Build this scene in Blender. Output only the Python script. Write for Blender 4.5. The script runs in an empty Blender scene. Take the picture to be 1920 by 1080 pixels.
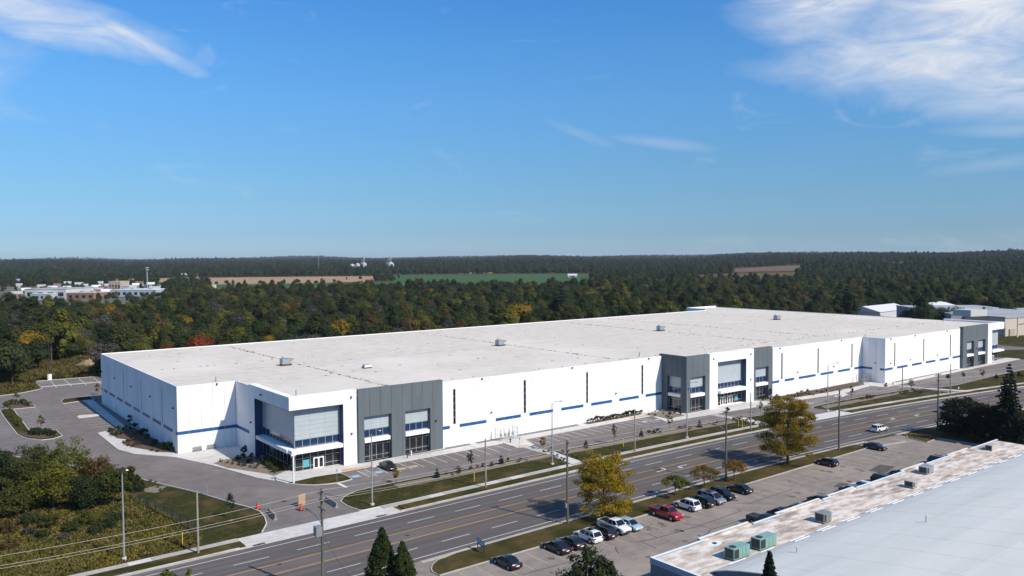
import bpy, math, random
import numpy as np
from mathutils import Vector, Matrix
R = math.radians
random.seed(7); rng = np.random.default_rng(7)
scn = bpy.context.scene
COL = scn.collection

# ---------------------------------------------------------------- camera
CF, PITCH, ROLL, YAW = 1515.32, R(2.282), R(-0.377), R(37.759)
CAM = Vector((-47.72, -177.41, 41.48))
_f = Vector((math.sin(YAW)*math.cos(PITCH), math.cos(YAW)*math.cos(PITCH), -math.sin(PITCH)))
_r = Vector((math.cos(YAW), -math.sin(YAW), 0)); _u = _r.cross(_f)
CR = _r*math.cos(ROLL)+_u*math.sin(ROLL); CU = -_r*math.sin(ROLL)+_u*math.cos(ROLL); CFW = _f
cam = bpy.data.cameras.new('camera'); co = bpy.data.objects.new('camera', cam); COL.objects.link(co)
cam.sensor_width = 36; cam.lens = CF/1920*36; cam.clip_start = 1; cam.clip_end = 60000
m3 = Matrix((CR, CU, -CFW)).transposed(); co.matrix_world = Matrix.Translation(CAM) @ m3.to_4x4()
scn.camera = co

# ---------------------------------------------------------------- sky, sun, exposure
SUNV = Vector((4.1, -14.4, 13.1)).normalized()          # towards the sun
SUN_EL = math.asin(SUNV.z); SUN_AZ = math.atan2(SUNV.x, SUNV.y)
world = bpy.data.worlds.new('World'); scn.world = world; world.use_nodes = True
nt = world.node_tree; nt.nodes.clear()
def N(tree, typ, **kw):
    n = tree.nodes.new(typ)
    for k, v in kw.items():
        if k == 'inp':
            for i, val in v.items(): n.inputs[i].default_value = val
        else: setattr(n, k, v)
    return n
def mth(tree, op, a, b=None, c=None, clamp=False):
    n = tree.nodes.new('ShaderNodeMath'); n.operation = op; n.use_clamp = clamp
    for i, v in enumerate((a, b, c)):
        if v is None: continue
        if isinstance(v, (int, float)): n.inputs[i].default_value = v
        else: tree.links.new(v, n.inputs[i])
    return n.outputs[0]
sky = N(nt, 'ShaderNodeTexSky', sky_type='NISHITA', sun_disc=False, sun_elevation=SUN_EL, sun_rotation=SUN_AZ,
        altitude=300, air_density=1.0, dust_density=0.35, ozone_density=2.5)
hsv = N(nt, 'ShaderNodeHueSaturation', inp={'Saturation': 1.12, 'Value': 1.0})
nt.links.new(sky.outputs[0], hsv.inputs['Color'])
# colour of clear autumn air: deeper blue higher up in view, pale blue towards the horizon, the same all the way round
tc = N(nt, 'ShaderNodeTexCoord'); sep = N(nt, 'ShaderNodeSeparateXYZ'); nt.links.new(tc.outputs['Generated'], sep.inputs[0])
elr = N(nt, 'ShaderNodeMapRange', inp={1: 0.0, 2: R(45), 3: 0.0, 4: 1.0}); airt = N(nt, 'ShaderNodeValToRGB'); airm = N(nt, 'ShaderNodeMix', data_type='RGBA', blend_type='MULTIPLY'); airm.inputs[0].default_value = 1
for i, (d_, c_) in enumerate(((.5,(.379,.588,.97)),(1.6,(.345,.53,.89)),(3.8,(.384,.577,.81)),(6.8,(.45,.69,.89)),(10.5,(.52,.83,1.06)),(14,(.52,.91,1.17)),(17.6,(.485,.925,1.26)),(44,(.72,1.05,1.28)))):  # top stop, above the view, is lifted to add fill light
    e_ = airt.color_ramp.elements[i] if i < 2 else airt.color_ramp.elements.new(d_/45)
    e_.position = d_/45; e_.color = (*[x/1.304 for x in c_], 1)
az = mth(nt, 'ARCTAN2', sep.outputs[0], sep.outputs[1]); el = mth(nt, 'ARCSINE', sep.outputs[2])
nt.links.new(el, elr.inputs[0]); nt.links.new(elr.outputs[0], airt.inputs[0]); nt.links.new(hsv.outputs[0], airm.inputs[6]); nt.links.new(airt.outputs[0], airm.inputs[7])
# thin high cirrus: fibrous noise drawn out along the wind
cmb = N(nt, 'ShaderNodeCombineXYZ'); nt.links.new(az, cmb.inputs[0]); nt.links.new(el, cmb.inputs[1])
mp = N(nt, 'ShaderNodeMapping'); mp.inputs['Scale'].default_value = (5.0, 17.0, 1); mp.inputs['Rotation'].default_value = (0, 0, 0.32)
nt.links.new(cmb.outputs[0], mp.inputs[0])
n1 = N(nt, 'ShaderNodeTexNoise', inp={'Scale': 1.6, 'Detail': 9.0, 'Roughness': 0.62, 'Distortion': 1.1}); nt.links.new(mp.outputs[0], n1.inputs['Vector'])
mp2 = N(nt, 'ShaderNodeMapping'); mp2.inputs['Scale'].default_value = (6, 9, 1); nt.links.new(cmb.outputs[0], mp2.inputs[0])
n2 = N(nt, 'ShaderNodeTexNoise', inp={'Scale': 1.3, 'Detail': 7.0, 'Roughness': 0.6, 'Distortion': 0.6}); nt.links.new(mp2.outputs[0], n2.inputs['Vector'])
def skydir(px, py):
    v = (CFW*CF + CR*(px-960) + CU*(540-py)).normalized()
    return math.atan2(v.x, v.y), math.asin(v.z)
# one bank of cirrus: centre, half length, half width (in degrees of sky), tilt, density
banks = [((40, 12), 8.5, 1.6, -10, 1.25), ((240, 64), 4.2, .62, -25, 1.1), ((1560, 5), 5.2, 2.4, 6, 1.1), ((1820, 20), 9.0, 5.2, 8, 1.25), ((1770, 110), 9.5, 2.4, -4, 1.1),
         ((1600, 128), 8.0, 1.0, -3, .6), ((1900, 165), 7.0, 2.4, -10, .9), ((1240, 268), 3.0, .40, -8, .22), ((1090, 252), 2.6, .40, -22, .18), ((1900, 243), 4.0, .5, -4, .5), ((1880, 305), 4, .5, 5, .2), ((2750, -520), 20, 12, 15, 1.2), ((-1000, -150), 18, 5, -8, 1.1)]  # last two carry the cirrus on out of view, added as fill light
mask = None
for (pc, a, b, th, dens) in banks:
    a0, e0 = skydir(*pc); ca, sa = math.cos(R(th)), math.sin(R(th))
    da = mth(nt, 'SUBTRACT', az, a0); de = mth(nt, 'SUBTRACT', el, e0)
    u = mth(nt, 'ADD', mth(nt, 'MULTIPLY', da, ca/R(a)), mth(nt, 'MULTIPLY', de, sa/R(a)))
    v = mth(nt, 'ADD', mth(nt, 'MULTIPLY', da, -sa/R(b)), mth(nt, 'MULTIPLY', de, ca/R(b)))
    rr = mth(nt, 'SQRT', mth(nt, 'ADD', mth(nt, 'MULTIPLY', u, u), mth(nt, 'MULTIPLY', v, v)))
    rr = mth(nt, 'ADD', rr, mth(nt, 'MULTIPLY', mth(nt, 'SUBTRACT', n2.outputs[0], 0.5), 1.25))
    k = mth(nt, 'MULTIPLY', mth(nt, 'SUBTRACT', 1.25, rr, clamp=True), dens)
    mask = k if mask is None else mth(nt, 'MAXIMUM', mask, k)
fib = N(nt, 'ShaderNodeMapRange', inp={1: 0.30, 2: 0.72, 3: 0.25, 4: 1.0}); nt.links.new(n1.outputs[0], fib.inputs[0])
far = N(nt, 'ShaderNodeMapRange', inp={1: 0.60, 2: 0.92, 3: 0.0, 4: 0.32}); nt.links.new(n1.outputs[0], far.inputs[0])   # faint wisps everywhere
cl = mth(nt, 'MULTIPLY', mth(nt, 'MULTIPLY', mask, fib.outputs[0]), 0.92, clamp=True)
cl = mth(nt, 'MAXIMUM', cl, far.outputs[0])
mix = N(nt, 'ShaderNodeMix', data_type='RGBA'); nt.links.new(cl, mix.inputs[0])
nt.links.new(airm.outputs[2], mix.inputs[6]); mix.inputs[7].default_value = (4.9, 5.05, 5.3, 1)
bg = N(nt, 'ShaderNodeBackground', inp={'Strength': 0.15}); nt.links.new(mix.outputs[2], bg.inputs[0])
wo = N(nt, 'ShaderNodeOutputWorld'); nt.links.new(bg.outputs[0], wo.inputs[0])
sl = bpy.data.lights.new('sun', 'SUN'); sl.energy = 4.9; sl.angle = R(0.53); sl.color = (1.0, 0.915, 0.79)
so = bpy.data.objects.new('sun', sl); COL.objects.link(so); so.rotation_euler = (-SUNV).to_track_quat('-Z', 'Y').to_euler(); so.location = (0, -60, 120)
vs = scn.view_settings; vs.view_transform = 'Standard'; vs.look = 'None'; vs.exposure = 0.15; vs.gamma = 1; vs.use_curve_mapping = False

# ---------------------------------------------------------------- helpers
def at(px, py, z=0.0):
    """a pixel of the photograph -> the point where its ray meets the height z"""
    dr = CFW*CF + CR*(px-960) + CU*(540-py); t = (z-CAM.z)/dr.z
    return CAM + dr*t
def ray_d(px, py, dist):
    dr = (CFW*CF + CR*(px-960) + CU*(540-py)); h = math.hypot(dr.x, dr.y)
    return CAM + dr*(dist/h)
def proj(p):
    q = Vector(p)-CAM; z = q.dot(CFW)
    return 960+CF*q.dot(CR)/z, 540-CF*q.dot(CU)/z
def height_at(base, py):
    """height above base whose picture row is py"""
    lo, hi = 0.0, 60.0
    for _ in range(40):
        m = (lo+hi)/2
        if proj((base[0], base[1], base[2]+m))[1] > py: lo = m
        else: hi = m
    return lo
class MB:
    def __init__(s): s.v = []; s.f = []; s.m = []
    def add(s, vs, fs, mi=0):
        o = len(s.v); s.v += [tuple(v) for v in vs]; s.f += [tuple(i+o for i in f) for f in fs]; s.m += [mi]*len(fs); return s
    def box(s, x0, x1, y0, y1, z0, z1, mi=0):
        return s.add([(x0,y0,z0),(x1,y0,z0),(x1,y1,z0),(x0,y1,z0),(x0,y0,z1),(x1,y0,z1),(x1,y1,z1),(x0,y1,z1)],
                     [(3,2,1,0),(4,5,6,7),(0,1,5,4),(1,2,6,5),(2,3,7,6),(3,0,4,7)], mi)
    def wbox(s, pl, u0, u1, z0, z1, d0, d1, mi=0):
        """box on a wall plane: ('x',Y) faces -Y with u along X, ('y',X) faces -X with u along Y, ('e',X) faces +X; d goes into the wall"""
        k, c = pl
        if k == 'x': return s.box(u0, u1, c+d0, c+d1, z0, z1, mi)
        if k == 'y': return s.box(c+d0, c+d1, u0, u1, z0, z1, mi)
        return s.box(c-d1, c-d0, u0, u1, z0, z1, mi)
    def prism(s, poly, z0, z1, mi=0):
        a = sum(poly[i][0]*poly[(i+1)%len(poly)][1]-poly[(i+1)%len(poly)][0]*poly[i][1] for i in range(len(poly)))
        P = list(poly) if a > 0 else list(poly)[::-1]; n = len(P)
        return s.add([(p[0],p[1],z0) for p in P]+[(p[0],p[1],z1) for p in P],
              [tuple(range(n-1,-1,-1)), tuple(range(n,2*n))]+[(i,(i+1)%n,n+(i+1)%n,n+i) for i in range(n)], mi)
    def sheet(s, poly, z, mi=0):
        a = sum(poly[i][0]*poly[(i+1)%len(poly)][1]-poly[(i+1)%len(poly)][0]*poly[i][1] for i in range(len(poly)))
        P = list(poly) if a > 0 else list(poly)[::-1]
        return s.add([(p[0],p[1],z) for p in P], [tuple(range(len(P)))], mi)
    def tube(s, pts, rad, n=8, mi=0, caps=True):
        pts = [Vector(p) for p in pts]; rads = rad if isinstance(rad, (list, tuple)) else [rad]*len(pts); vs = []; fs = []
        for i, p in enumerate(pts):
            t = (pts[min(i+1,len(pts)-1)]-pts[max(i-1,0)]).normalized()
            a = t.cross(Vector((0,0,1)) if abs(t.z) < .9 else Vector((1,0,0))).normalized(); b = t.cross(a)
            for k in range(n):
                w = 2*math.pi*k/n; vs.append(p+(a*math.cos(w)+b*math.sin(w))*rads[i])
        for i in range(len(pts)-1):
            for k in range(n): fs.append((i*n+k, (i+1)*n+k, (i+1)*n+(k+1)%n, i*n+(k+1)%n))
        if caps: fs += [tuple(range(n)), tuple(range(len(pts)*n-1, (len(pts)-1)*n-1, -1))]
        return s.add(vs, fs, mi)
    def strip(s, pts, w, z, mi=0):
        """flat ribbon of width w along pts"""
        P = [Vector((p[0],p[1],0)) for p in pts]; L = []; Rr = []
        for i, p in enumerate(P):
            t = (P[min(i+1,len(P)-1)]-P[max(i-1,0)]).normalized(); nn = Vector((-t.y,t.x,0))*w/2
            L.append((*(p+nn).xy, z)); Rr.append((*(p-nn).xy, z))
        n = len(P); return s.add(L+Rr, [(i,n+i,n+i+1,i+1) for i in range(n-1)], mi)
    def curb(s, pts, w, z0, z1, mi=0, closed=False):
        P = [Vector((p[0],p[1],0)) for p in pts]; n = len(P); vs = []; fs = []
        for i, p in enumerate(P):
            a = P[(i-1)%n] if closed else P[max(i-1,0)]; b = P[(i+1)%n] if closed else P[min(i+1,n-1)]
            t = (b-a).normalized(); nn = Vector((-t.y,t.x,0))*w/2
            for q in (p+nn, p-nn): vs += [(q.x,q.y,z0),(q.x,q.y,z1)]
        for i in range(n if closed else n-1):
            a, b = 4*i, 4*((i+1)%n); fs += [(a+1,a+3,b+3,b+1),(a,a+1,b+1,b),(a+3,a+2,b+2,b+3)]
        if not closed: fs += [(0,2,3,1),(4*n-4,4*n-3,4*n-1,4*n-2)]
        return s.add(vs, fs, mi)
    def build(s, name, mat, parent=None, smooth=None, props=None):
        me = bpy.data.meshes.new(name); me.from_pydata(s.v, [], s.f)
        for m in (mat if isinstance(mat, (list, tuple)) else [mat]): me.materials.append(m)
        if any(s.m): me.polygons.foreach_set('material_index', s.m)
        if smooth is not None:
            me.polygons.foreach_set('use_smooth', [True]*len(s.f))
            if smooth < 180: me.set_sharp_from_angle(angle=R(smooth))
        me.update(); return link(name, me, parent, props)
def link(name, me, parent=None, props=None):
    o = bpy.data.objects.new(name, me); COL.objects.link(o)
    if parent is not None: o.parent = parent
    for k, v in (props or {}).items(): o[k] = v
    return o
def T(name, label, cat, loc=(0,0,0), rz=0.0, group=None):
    o = bpy.data.objects.new(name, None); COL.objects.link(o); o.location = loc; o.rotation_euler = (0,0,rz); o.empty_display_size = .5
    return tag(o, label, cat, group)
def tag(o, label, cat, group=None):
    o['label'] = label; o['category'] = cat
    if group: o['group'] = group
    return o
def struct(o): o['kind'] = 'structure'; return o
def copy_tree(o, loc, rz, label=None, group=None, scale=1.0):
    c = o.copy(); COL.objects.link(c); c.location = loc; c.rotation_euler = (0,0,rz); c.scale = (scale,)*3 if isinstance(scale,(int,float)) else scale
    if label: c['label'] = label
    if group: c['group'] = group
    for ch in o.children:
        d = ch.copy(); COL.objects.link(d); d.parent = c
        for g in ch.children:
            e = g.copy(); COL.objects.link(e); e.parent = d
    return c
def npmesh(name, verts, quads, mats, midx=None):
    """fast quad mesh from numpy arrays"""
    me = bpy.data.meshes.new(name); nv, nq = len(verts), len(quads)
    me.vertices.add(nv); me.vertices.foreach_set('co', np.asarray(verts, np.float32).ravel())
    me.loops.add(nq*4); me.loops.foreach_set('vertex_index', np.asarray(quads, np.int32).ravel())
    me.polygons.add(nq); me.polygons.foreach_set('loop_start', np.arange(nq, dtype=np.int32)*4)
    for m in mats: me.materials.append(m)
    if midx is not None: me.polygons.foreach_set('material_index', np.asarray(midx, np.int32))
    me.update(calc_edges=True); return me

# ---------------------------------------------------------------- materials
def mat(name, c, rough=.7, var=0.0, scale=2.0, metal=0.0, spec=None, c2=None, bump=0.0, bscale=None, detail=5.0, lo=.35, hi=.65, stretch=None, c3=None, s3=.1, lo3=.5, hi3=.7, obj=False):
    m = bpy.data.materials.new(name); m.use_nodes = True; t = m.node_tree; b = t.nodes['Principled BSDF']
    b.inputs['Roughness'].default_value = rough; b.inputs['Metallic'].default_value = metal; b.inputs['Specular IOR Level'].default_value = (.5 if rough < .75 else .06) if spec is None else spec
    c = tuple(c); b.inputs['Base Color'].default_value = (*c, 1)
    if c2 is None and var: c2 = tuple(max(0, x*(1-var)) for x in c); c = tuple(min(1, x*(1+var*.6)) for x in c)
    if c2 is not None:
        g = t.nodes.new('ShaderNodeTexCoord' if obj else 'ShaderNodeNewGeometry'); vec = g.outputs['Object' if obj else 'Position']
        if stretch:
            mpn = t.nodes.new('ShaderNodeMapping'); mpn.inputs['Scale'].default_value = stretch; t.links.new(vec, mpn.inputs[0]); vec = mpn.outputs[0]
        nz = N(t, 'ShaderNodeTexNoise', inp={'Scale': scale, 'Detail': detail, 'Roughness': .62}); t.links.new(vec, nz.inputs['Vector'])
        mr = N(t, 'ShaderNodeMapRange', inp={1: lo, 2: hi}); t.links.new(nz.outputs[0], mr.inputs[0])
        mx = N(t, 'ShaderNodeMix', data_type='RGBA'); mx.inputs[6].default_value = (*c, 1); mx.inputs[7].default_value = (*c2, 1)
        t.links.new(mr.outputs[0], mx.inputs[0]); out = mx.outputs[2]
        if c3 is not None:
            nz3 = N(t, 'ShaderNodeTexNoise', inp={'Scale': s3, 'Detail': 6.0, 'Roughness': .6}); t.links.new(vec, nz3.inputs['Vector'])
            mr3 = N(t, 'ShaderNodeMapRange', inp={1: lo3, 2: hi3}); t.links.new(nz3.outputs[0], mr3.inputs[0])
            mx3 = N(t, 'ShaderNodeMix', data_type='RGBA'); t.links.new(out, mx3.inputs[6]); mx3.inputs[7].default_value = (*c3, 1)
            t.links.new(mr3.outputs[0], mx3.inputs[0]); out = mx3.outputs[2]
        t.links.new(out, b.inputs['Base Color'])
    if bump:
        g2 = t.nodes.new('ShaderNodeNewGeometry'); nb = N(t, 'ShaderNodeTexNoise', inp={'Scale': bscale or scale*6, 'Detail': 4.0}); t.links.new(g2.outputs['Position'], nb.inputs['Vector'])
        bp = N(t, 'ShaderNodeBump', inp={'Strength': bump, 'Distance': .05}); t.links.new(nb.outputs[0], bp.inputs['Height']); t.links.new(bp.outputs[0], b.inputs['Normal'])
    return m
def leafmat(name, cols, rough=.6, trans=.25):
    """foliage: colour drifts from tree to tree and from clump to clump"""
    m = bpy.data.materials.new(name); m.use_nodes = True; t = m.node_tree; b = t.nodes['Principled BSDF']; o = t.nodes['Material Output']
    oi = t.nodes.new('ShaderNodeObjectInfo'); g = t.nodes.new('ShaderNodeTexCoord')
    nz = N(t, 'ShaderNodeTexNoise', inp={'Scale': .55, 'Detail': 4.0, 'Roughness': .7}); t.links.new(g.outputs['Object'], nz.inputs['Vector'])
    f = mth(t, 'ADD', mth(t, 'MULTIPLY', oi.outputs['Random'], .62), mth(t, 'MULTIPLY', mth(t, 'SUBTRACT', nz.outputs[0], .2), .65), clamp=True)
    rp = t.nodes.new('ShaderNodeValToRGB'); e = rp.color_ramp.elements
    e[0].position = 0; e[0].color = (*cols[0], 1); e[1].position = 1; e[1].color = (*cols[-1], 1)
    for i, c in enumerate(cols[1:-1]): x = e.new((i+1)/(len(cols)-1)); x.color = (*c, 1)
    t.links.new(f, rp.inputs[0]); t.links.new(rp.outputs[0], b.inputs['Base Color']); b.inputs['Roughness'].default_value = rough; b.inputs['Specular IOR Level'].default_value = .08
    if trans:
        tr = t.nodes.new('ShaderNodeBsdfTranslucent'); t.links.new(rp.outputs[0], tr.inputs[0]); ms = t.nodes.new('ShaderNodeMixShader'); ms.inputs[0].default_value = trans
        t.links.new(b.outputs[0], ms.inputs[1]); t.links.new(tr.outputs[0], ms.inputs[2]); t.links.new(ms.outputs[0], o.inputs[0])
    return m
M = {}
M['white'] = mat('white_paint', (.80,.795,.79), .8, c2=(.72,.72,.72), scale=.6, lo=.45, hi=.75, stretch=(1,1,.18), bump=.08, bscale=14)
M['white2'] = mat('white_paint_weathered', (.765,.76,.755), .8, c2=(.69,.69,.69), scale=.6, lo=.45, hi=.75, stretch=(1,1,.18), bump=.08, bscale=14)
M['white3'] = mat('white_paint_cool', (.73,.735,.74), .8, c2=(.67,.675,.68), scale=.5, lo=.45, hi=.75, stretch=(1,1,.18), bump=.08, bscale=14)
M['grey'] = mat('grey_panel_paint', (.128,.148,.159), .8, c2=(.111,.129,.139), scale=.7, stretch=(1,1,.2), bump=.08, bscale=14)
M['clad'] = mat('pale_cladding', (.39,.435,.455), .45, var=.05, scale=.5)
M['navy'] = mat('navy_paint', (.022,.045,.13), .5)
M['stripe'] = mat('blue_band_glass', (.016,.088,.26), .35, var=.08, scale=.8)
M['glass'] = mat('dark_glass', (.012,.014,.017), .04, spec=.6)
M['bglass'] = mat('blue_spandrel_glass', (.014,.035,.085), .08, spec=.6)
M['alu'] = mat('aluminium_frame', (.62,.64,.66), .4, metal=.3)
M['joint'] = mat('sealant', (.16,.16,.16), .9)
M['roof'] = mat('roof_membrane', (.635,.585,.515), .9, c2=(.53,.485,.425), scale=.35, c3=(.67,.62,.555), s3=.03, bump=.3, bscale=9, detail=9)
M['seam'] = mat('roof_seam', (.30,.28,.25), .9, c2=(.46,.43,.36), scale=1.2)
M['galv'] = mat('galvanised_steel', (.33,.35,.36), .45, var=.12, scale=1.5, metal=.5)
M['dark'] = mat('dark_metal', (.03,.032,.035), .55)
M['steel'] = mat('steel_pole', (.33,.35,.37), .45, var=.1, scale=1.0, metal=.35)
M['conc'] = mat('concrete', (.58,.56,.53), .85, c2=(.47,.45,.42), scale=.8, c3=(.62,.60,.57), s3=.12, bump=.15, bscale=12)
M['conc2'] = mat('old_concrete', (.44,.41,.36), .9, c2=(.33,.31,.27), scale=.9, c3=(.48,.45,.4), s3=.15, bump=.2, bscale=10)
M['road'] = mat('road_asphalt', (.134,.121,.114), .9, c2=(.100,.091,.088), scale=.5, c3=(.165,.149,.140), s3=.09, stretch=(.12,1,1), bump=.2, bscale=25, detail=8)
M['lot'] = mat('site_asphalt', (.192,.170,.160), .9, c2=(.150,.134,.128), scale=.35, c3=(.225,.2,.188), s3=.05, bump=.2, bscale=25, detail=8)
M['oldlot'] = mat('worn_asphalt', (.27,.235,.207), .92, c2=(.20,.176,.157), scale=.5, c3=(.32,.28,.245), s3=.08, bump=.25, bscale=25, detail=9)
M['patch'] = mat('tar_patch', (.085,.08,.076), .9, c2=(.115,.105,.098), scale=.8)
M['tar'] = mat('crack_sealant', (.028,.026,.025), .8)
M['pw'] = mat('white_marking', (.68,.68,.67), .8, c2=(.5,.5,.49), scale=2.5, lo=.5, hi=.8)
M['py'] = mat('yellow_marking', (.62,.33,.045), .8, c2=(.40,.235,.06), scale=1.5, lo=.45, hi=.75)
M['pys'] = mat('faded_yellow_marking', (.50,.40,.22), .85, c2=(.30,.255,.18), scale=1.5, lo=.4, hi=.7)
M['pb'] = mat('blue_marking', (.20,.33,.52), .8, c2=(.3,.4,.5), scale=4)
M['orange'] = mat('orange_tactile', (.60,.27,.06), .8, c2=(.45,.2,.06), scale=2)
M['grass'] = mat('lawn', (.022,.028,.007), .95, c2=(.055,.050,.014), scale=1.6, c3=(.10,.068,.030), s3=.22, lo3=.5, hi3=.68, lo=.40, hi=.62, bump=.6, bscale=6, detail=9)
M['verge'] = mat('dry_verge_grass', (.06,.047,.016), .95, c2=(.10,.07,.028), scale=.8, c3=(.030,.034,.008), s3=.2, lo=.40, hi=.62, lo3=.46, hi3=.62, bump=.6, bscale=6, detail=9)
M['mulch'] = mat('gravel_mulch', (.25,.21,.165), .95, c2=(.17,.14,.11), scale=2.5, bump=.6, bscale=9, detail=8)
M['bark_m'] = mat('bark_mulch', (.085,.06,.045), .95, c2=(.14,.095,.065), scale=2, bump=.6, bscale=9)
M['gravel'] = mat('grey_gravel', (.26,.255,.25), .95, c2=(.14,.137,.135), scale=3.5, bump=.8, bscale=8, detail=8)
M['trunk'] = mat('bark', (.09,.07,.055), .95, var=.3, scale=3, bump=.5)
M['pole'] = mat('weathered_wood_pole', (.135,.135,.115), .9, c2=(.10,.098,.082), scale=1.5, stretch=(1,1,.15))
M['pole2'] = mat('pale_wood_pole', (.30,.28,.235), .9, c2=(.22,.2,.165), scale=1.5, stretch=(1,1,.15))
M['rubber'] = mat('rubber', (.014,.014,.015), .8)
M['chrome'] = mat('wheel_alloy', (.45,.46,.47), .3, metal=.8)
M['redl'] = mat('tail_lamp', (.30,.012,.012), .2)
M['headl'] = mat('head_lamp', (.75,.77,.78), .15)
M['plate'] = mat('licence_plate', (.7,.72,.74), .5)
M['shrub'] = leafmat('shrub_leaf', [(.035,.04,.012),(.06,.06,.02),(.10,.075,.03),(.05,.055,.02)])
M['wire'] = mat('wire', (.50,.46,.38), .5, metal=.3)
M['dwire'] = mat('dark_wire', (.03,.03,.03), .5)
# ---------------------------------------------------------------- terrain
def zoomf(x0, y0, s): return lambda x, y, z=0.0: at(x0+x/s, y0+y/s, z)
za, zb, zc, zd, ze = zoomf(0,650,4), zoomf(0,810,4), zoomf(440,810,4), zoomf(800,740,4), zoomf(1200,670,4)
zg, zh, zi, zj = zoomf(1560,620,5.3333), zoomf(800,880,5.3333), zoomf(1180,900,6), zoomf(980,940,7.7125)
def sst(x, a, b):
    t = min(1, max(0, (x-a)/(b-a))); return t*t*(3-2*t)
def elev(x, y):
    """gently rolling country: flat round the site, rising towards the horizon, a wooded hill on the right"""
    dx, dy = x-CAM.x, y-CAM.y; d = math.hypot(dx, dy)
    if d < 600: return 0.0
    azr = math.degrees(math.atan2(dx, dy))-math.degrees(YAW); azr = (azr+180) % 360-180
    h = 15*sst(d, 1900, 3600)+10*sst(d, 4800, 9000)
    h += sst(d, 1900, 3500)*(6*math.sin(x*.0021+1.3)*math.cos(y*.0017)+4*math.sin(y*.0034+x*.0011)+3*math.sin(x*.0061+y*.002))
    h += sst(d, 2400, 4200)*(4.5*math.sin(azr*.38+1.2)+3*math.sin(azr*.83+.4))+sst(d, 6000, 9000)*6*math.sin(azr*.5+3)
    w = sst(azr, 8, 22)*(1-sst(azr, 80, 130))
    h += w*(14*sst(d, 900, 2300)+4*math.sin(x*.004+.5)*math.sin(y*.0033+.8)*sst(d, 700, 1500))
    return h
rad = [0]+[float(r) for r in np.geomspace(60, 16000, 110)]; na = 200; vs = [(CAM.x, CAM.y, -.05)]; fs = []
for r in rad[1:]:
    for k in range(na):
        a = 2*math.pi*k/na; x, y = CAM.x+r*math.sin(a), CAM.y+r*math.cos(a); vs.append((x, y, elev(x, y)-.05))
for k in range(na): fs.append((0, 1+(k+1) % na, 1+k))
for i in range(len(rad)-2):
    for k in range(na):
        a, b = 1+i*na+k, 1+i*na+(k+1) % na; fs.append((a, b, b+na, a+na))
M['field'] = mat('rough_field', (.055,.046,.015), .97, c2=(.105,.07,.026), scale=.3, c3=(.028,.030,.010), s3=.035, lo3=.48, hi3=.62, bump=.8, bscale=3, detail=10)
g = MB(); g.add(vs, fs); struct(g.build('ground', M['field'], smooth=180))

# ---------------------------------------------------------------- road
def rc(x):
    xe = min(x, 290.0)
    a = .011*(xe-30) - (5.8e-4*(xe-60)**2 if xe > 60 else 0)
    if x > 290: a += (.011-2*5.8e-4*230)*(x-290)
    return a
XS = [-420, -300, -200]+list(range(-120, 300, 6))+[320, 380, 450, 560]
def ribbon(mb, y0, y1, z, x0=-420, x1=560, mi=0):
    xs = [x0]+[x for x in XS if x0 < x < x1]+[x1]; n = len(xs)
    return mb.add([(x, y0+rc(x), z) for x in xs]+[(x, y1+rc(x), z) for x in xs], [(n+i, n+i+1, i+1, i) for i in range(n-1)], mi)
def ribslab(mb, y0, y1, z0, z1, x0, x1, mi=0):
    xs = [x0]+[x for x in XS if x0 < x < x1]+[x1]
    return mb.prism([(x, y1+rc(x)) for x in xs]+[(x, y0+rc(x)) for x in xs[::-1]], z0, z1, mi)
road = struct(ribbon(MB(), -63.7, -83.6, .004).build('road', M['road']))
def mark(y, w, x0, x1, m, name='lane_marking', z=.008): ribbon(MB(), y+w/2, y-w/2, z, x0, x1).build(name, m, road)
mark(-65.25, .13, -420, 560, M['pw'], 'edge_line'); mark(-82.45, .13, -420, 560, M['pw'], 'edge_line')
mark(-72.0, .16, -420, 560, M['py'], 'centre_line'); mark(-75.3, .16, -420, 560, M['py'], 'centre_line')
for k in range(-12, 42): 
    mark(-68.85, .12, 2.6+k*9.05-5.4, 2.6+k*9.05-.4, M['pw'], 'lane_dash')
    mark(-79.05, .12, 2.0+k*9.05-5.0, 2.0+k*9.05-.0, M['pw'], 'lane_dash')
M['track'] = mat('wheel_worn_asphalt', (.117,.106,.101), .9, c2=(.098,.089,.086), scale=.5, stretch=(.1,1,1), detail=8, lo=.3, hi=.7)
for yc in (-66.1, -67.8, -69.7, -71.2, -76.2, -77.9, -80.0, -81.6): ribbon(MB(), yc+.33, yc-.33, .0055).build('wheel_track', M['track'], road)
for k in range(46):
    x = -30+k*6.3+random.uniform(-2,2); y0 = random.choice((-65.5,-68.9,-72,-75.3,-79)); MB().strip([(x+random.uniform(-.4,.4)*j, y0+rc(x)-j*.9) for j in range(random.randint(2,5))], .06, .0068).build('sealed_crack', M['patch'], road)
for x0 in range(-40, 260, 3): MB().strip([(x0, -66.75+rc(x0)), (x0+1.6, -66.75+rc(x0+1.6))], .08, .0068).build('seam_patch', M['patch'], road)
def arrow(cx, flip):
    y = -73.65+rc(cx); s = 1 if flip else -1; b = MB()
    b.add([(cx-1.9*s, y-.09, .009), (cx+.6*s, y-.09, .009), (cx+.6*s, y+.12, .009), (cx-1.9*s, y+.12, .009)], [(0,1,2,3)])
    b.add([(cx+.6*s, y-.09, .009), (cx+1.0*s, y+.1, .009), (cx+.95*s, y+.75*s, .009), (cx+.6*s, y+.75*s, .009)], [(0,1,2,3)])
    b.add([(cx+.35*s, y+.7*s, .009), (cx+1.25*s, y+.7*s, .009), (cx+.8*s, y+1.25*s, .009)], [(0,1,2)])
    b.build('turn_arrow', M['pw'], road)
arrow(69.5, True); arrow(74.5, False); arrow(150.5, True); arrow(160.0, False)
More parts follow.
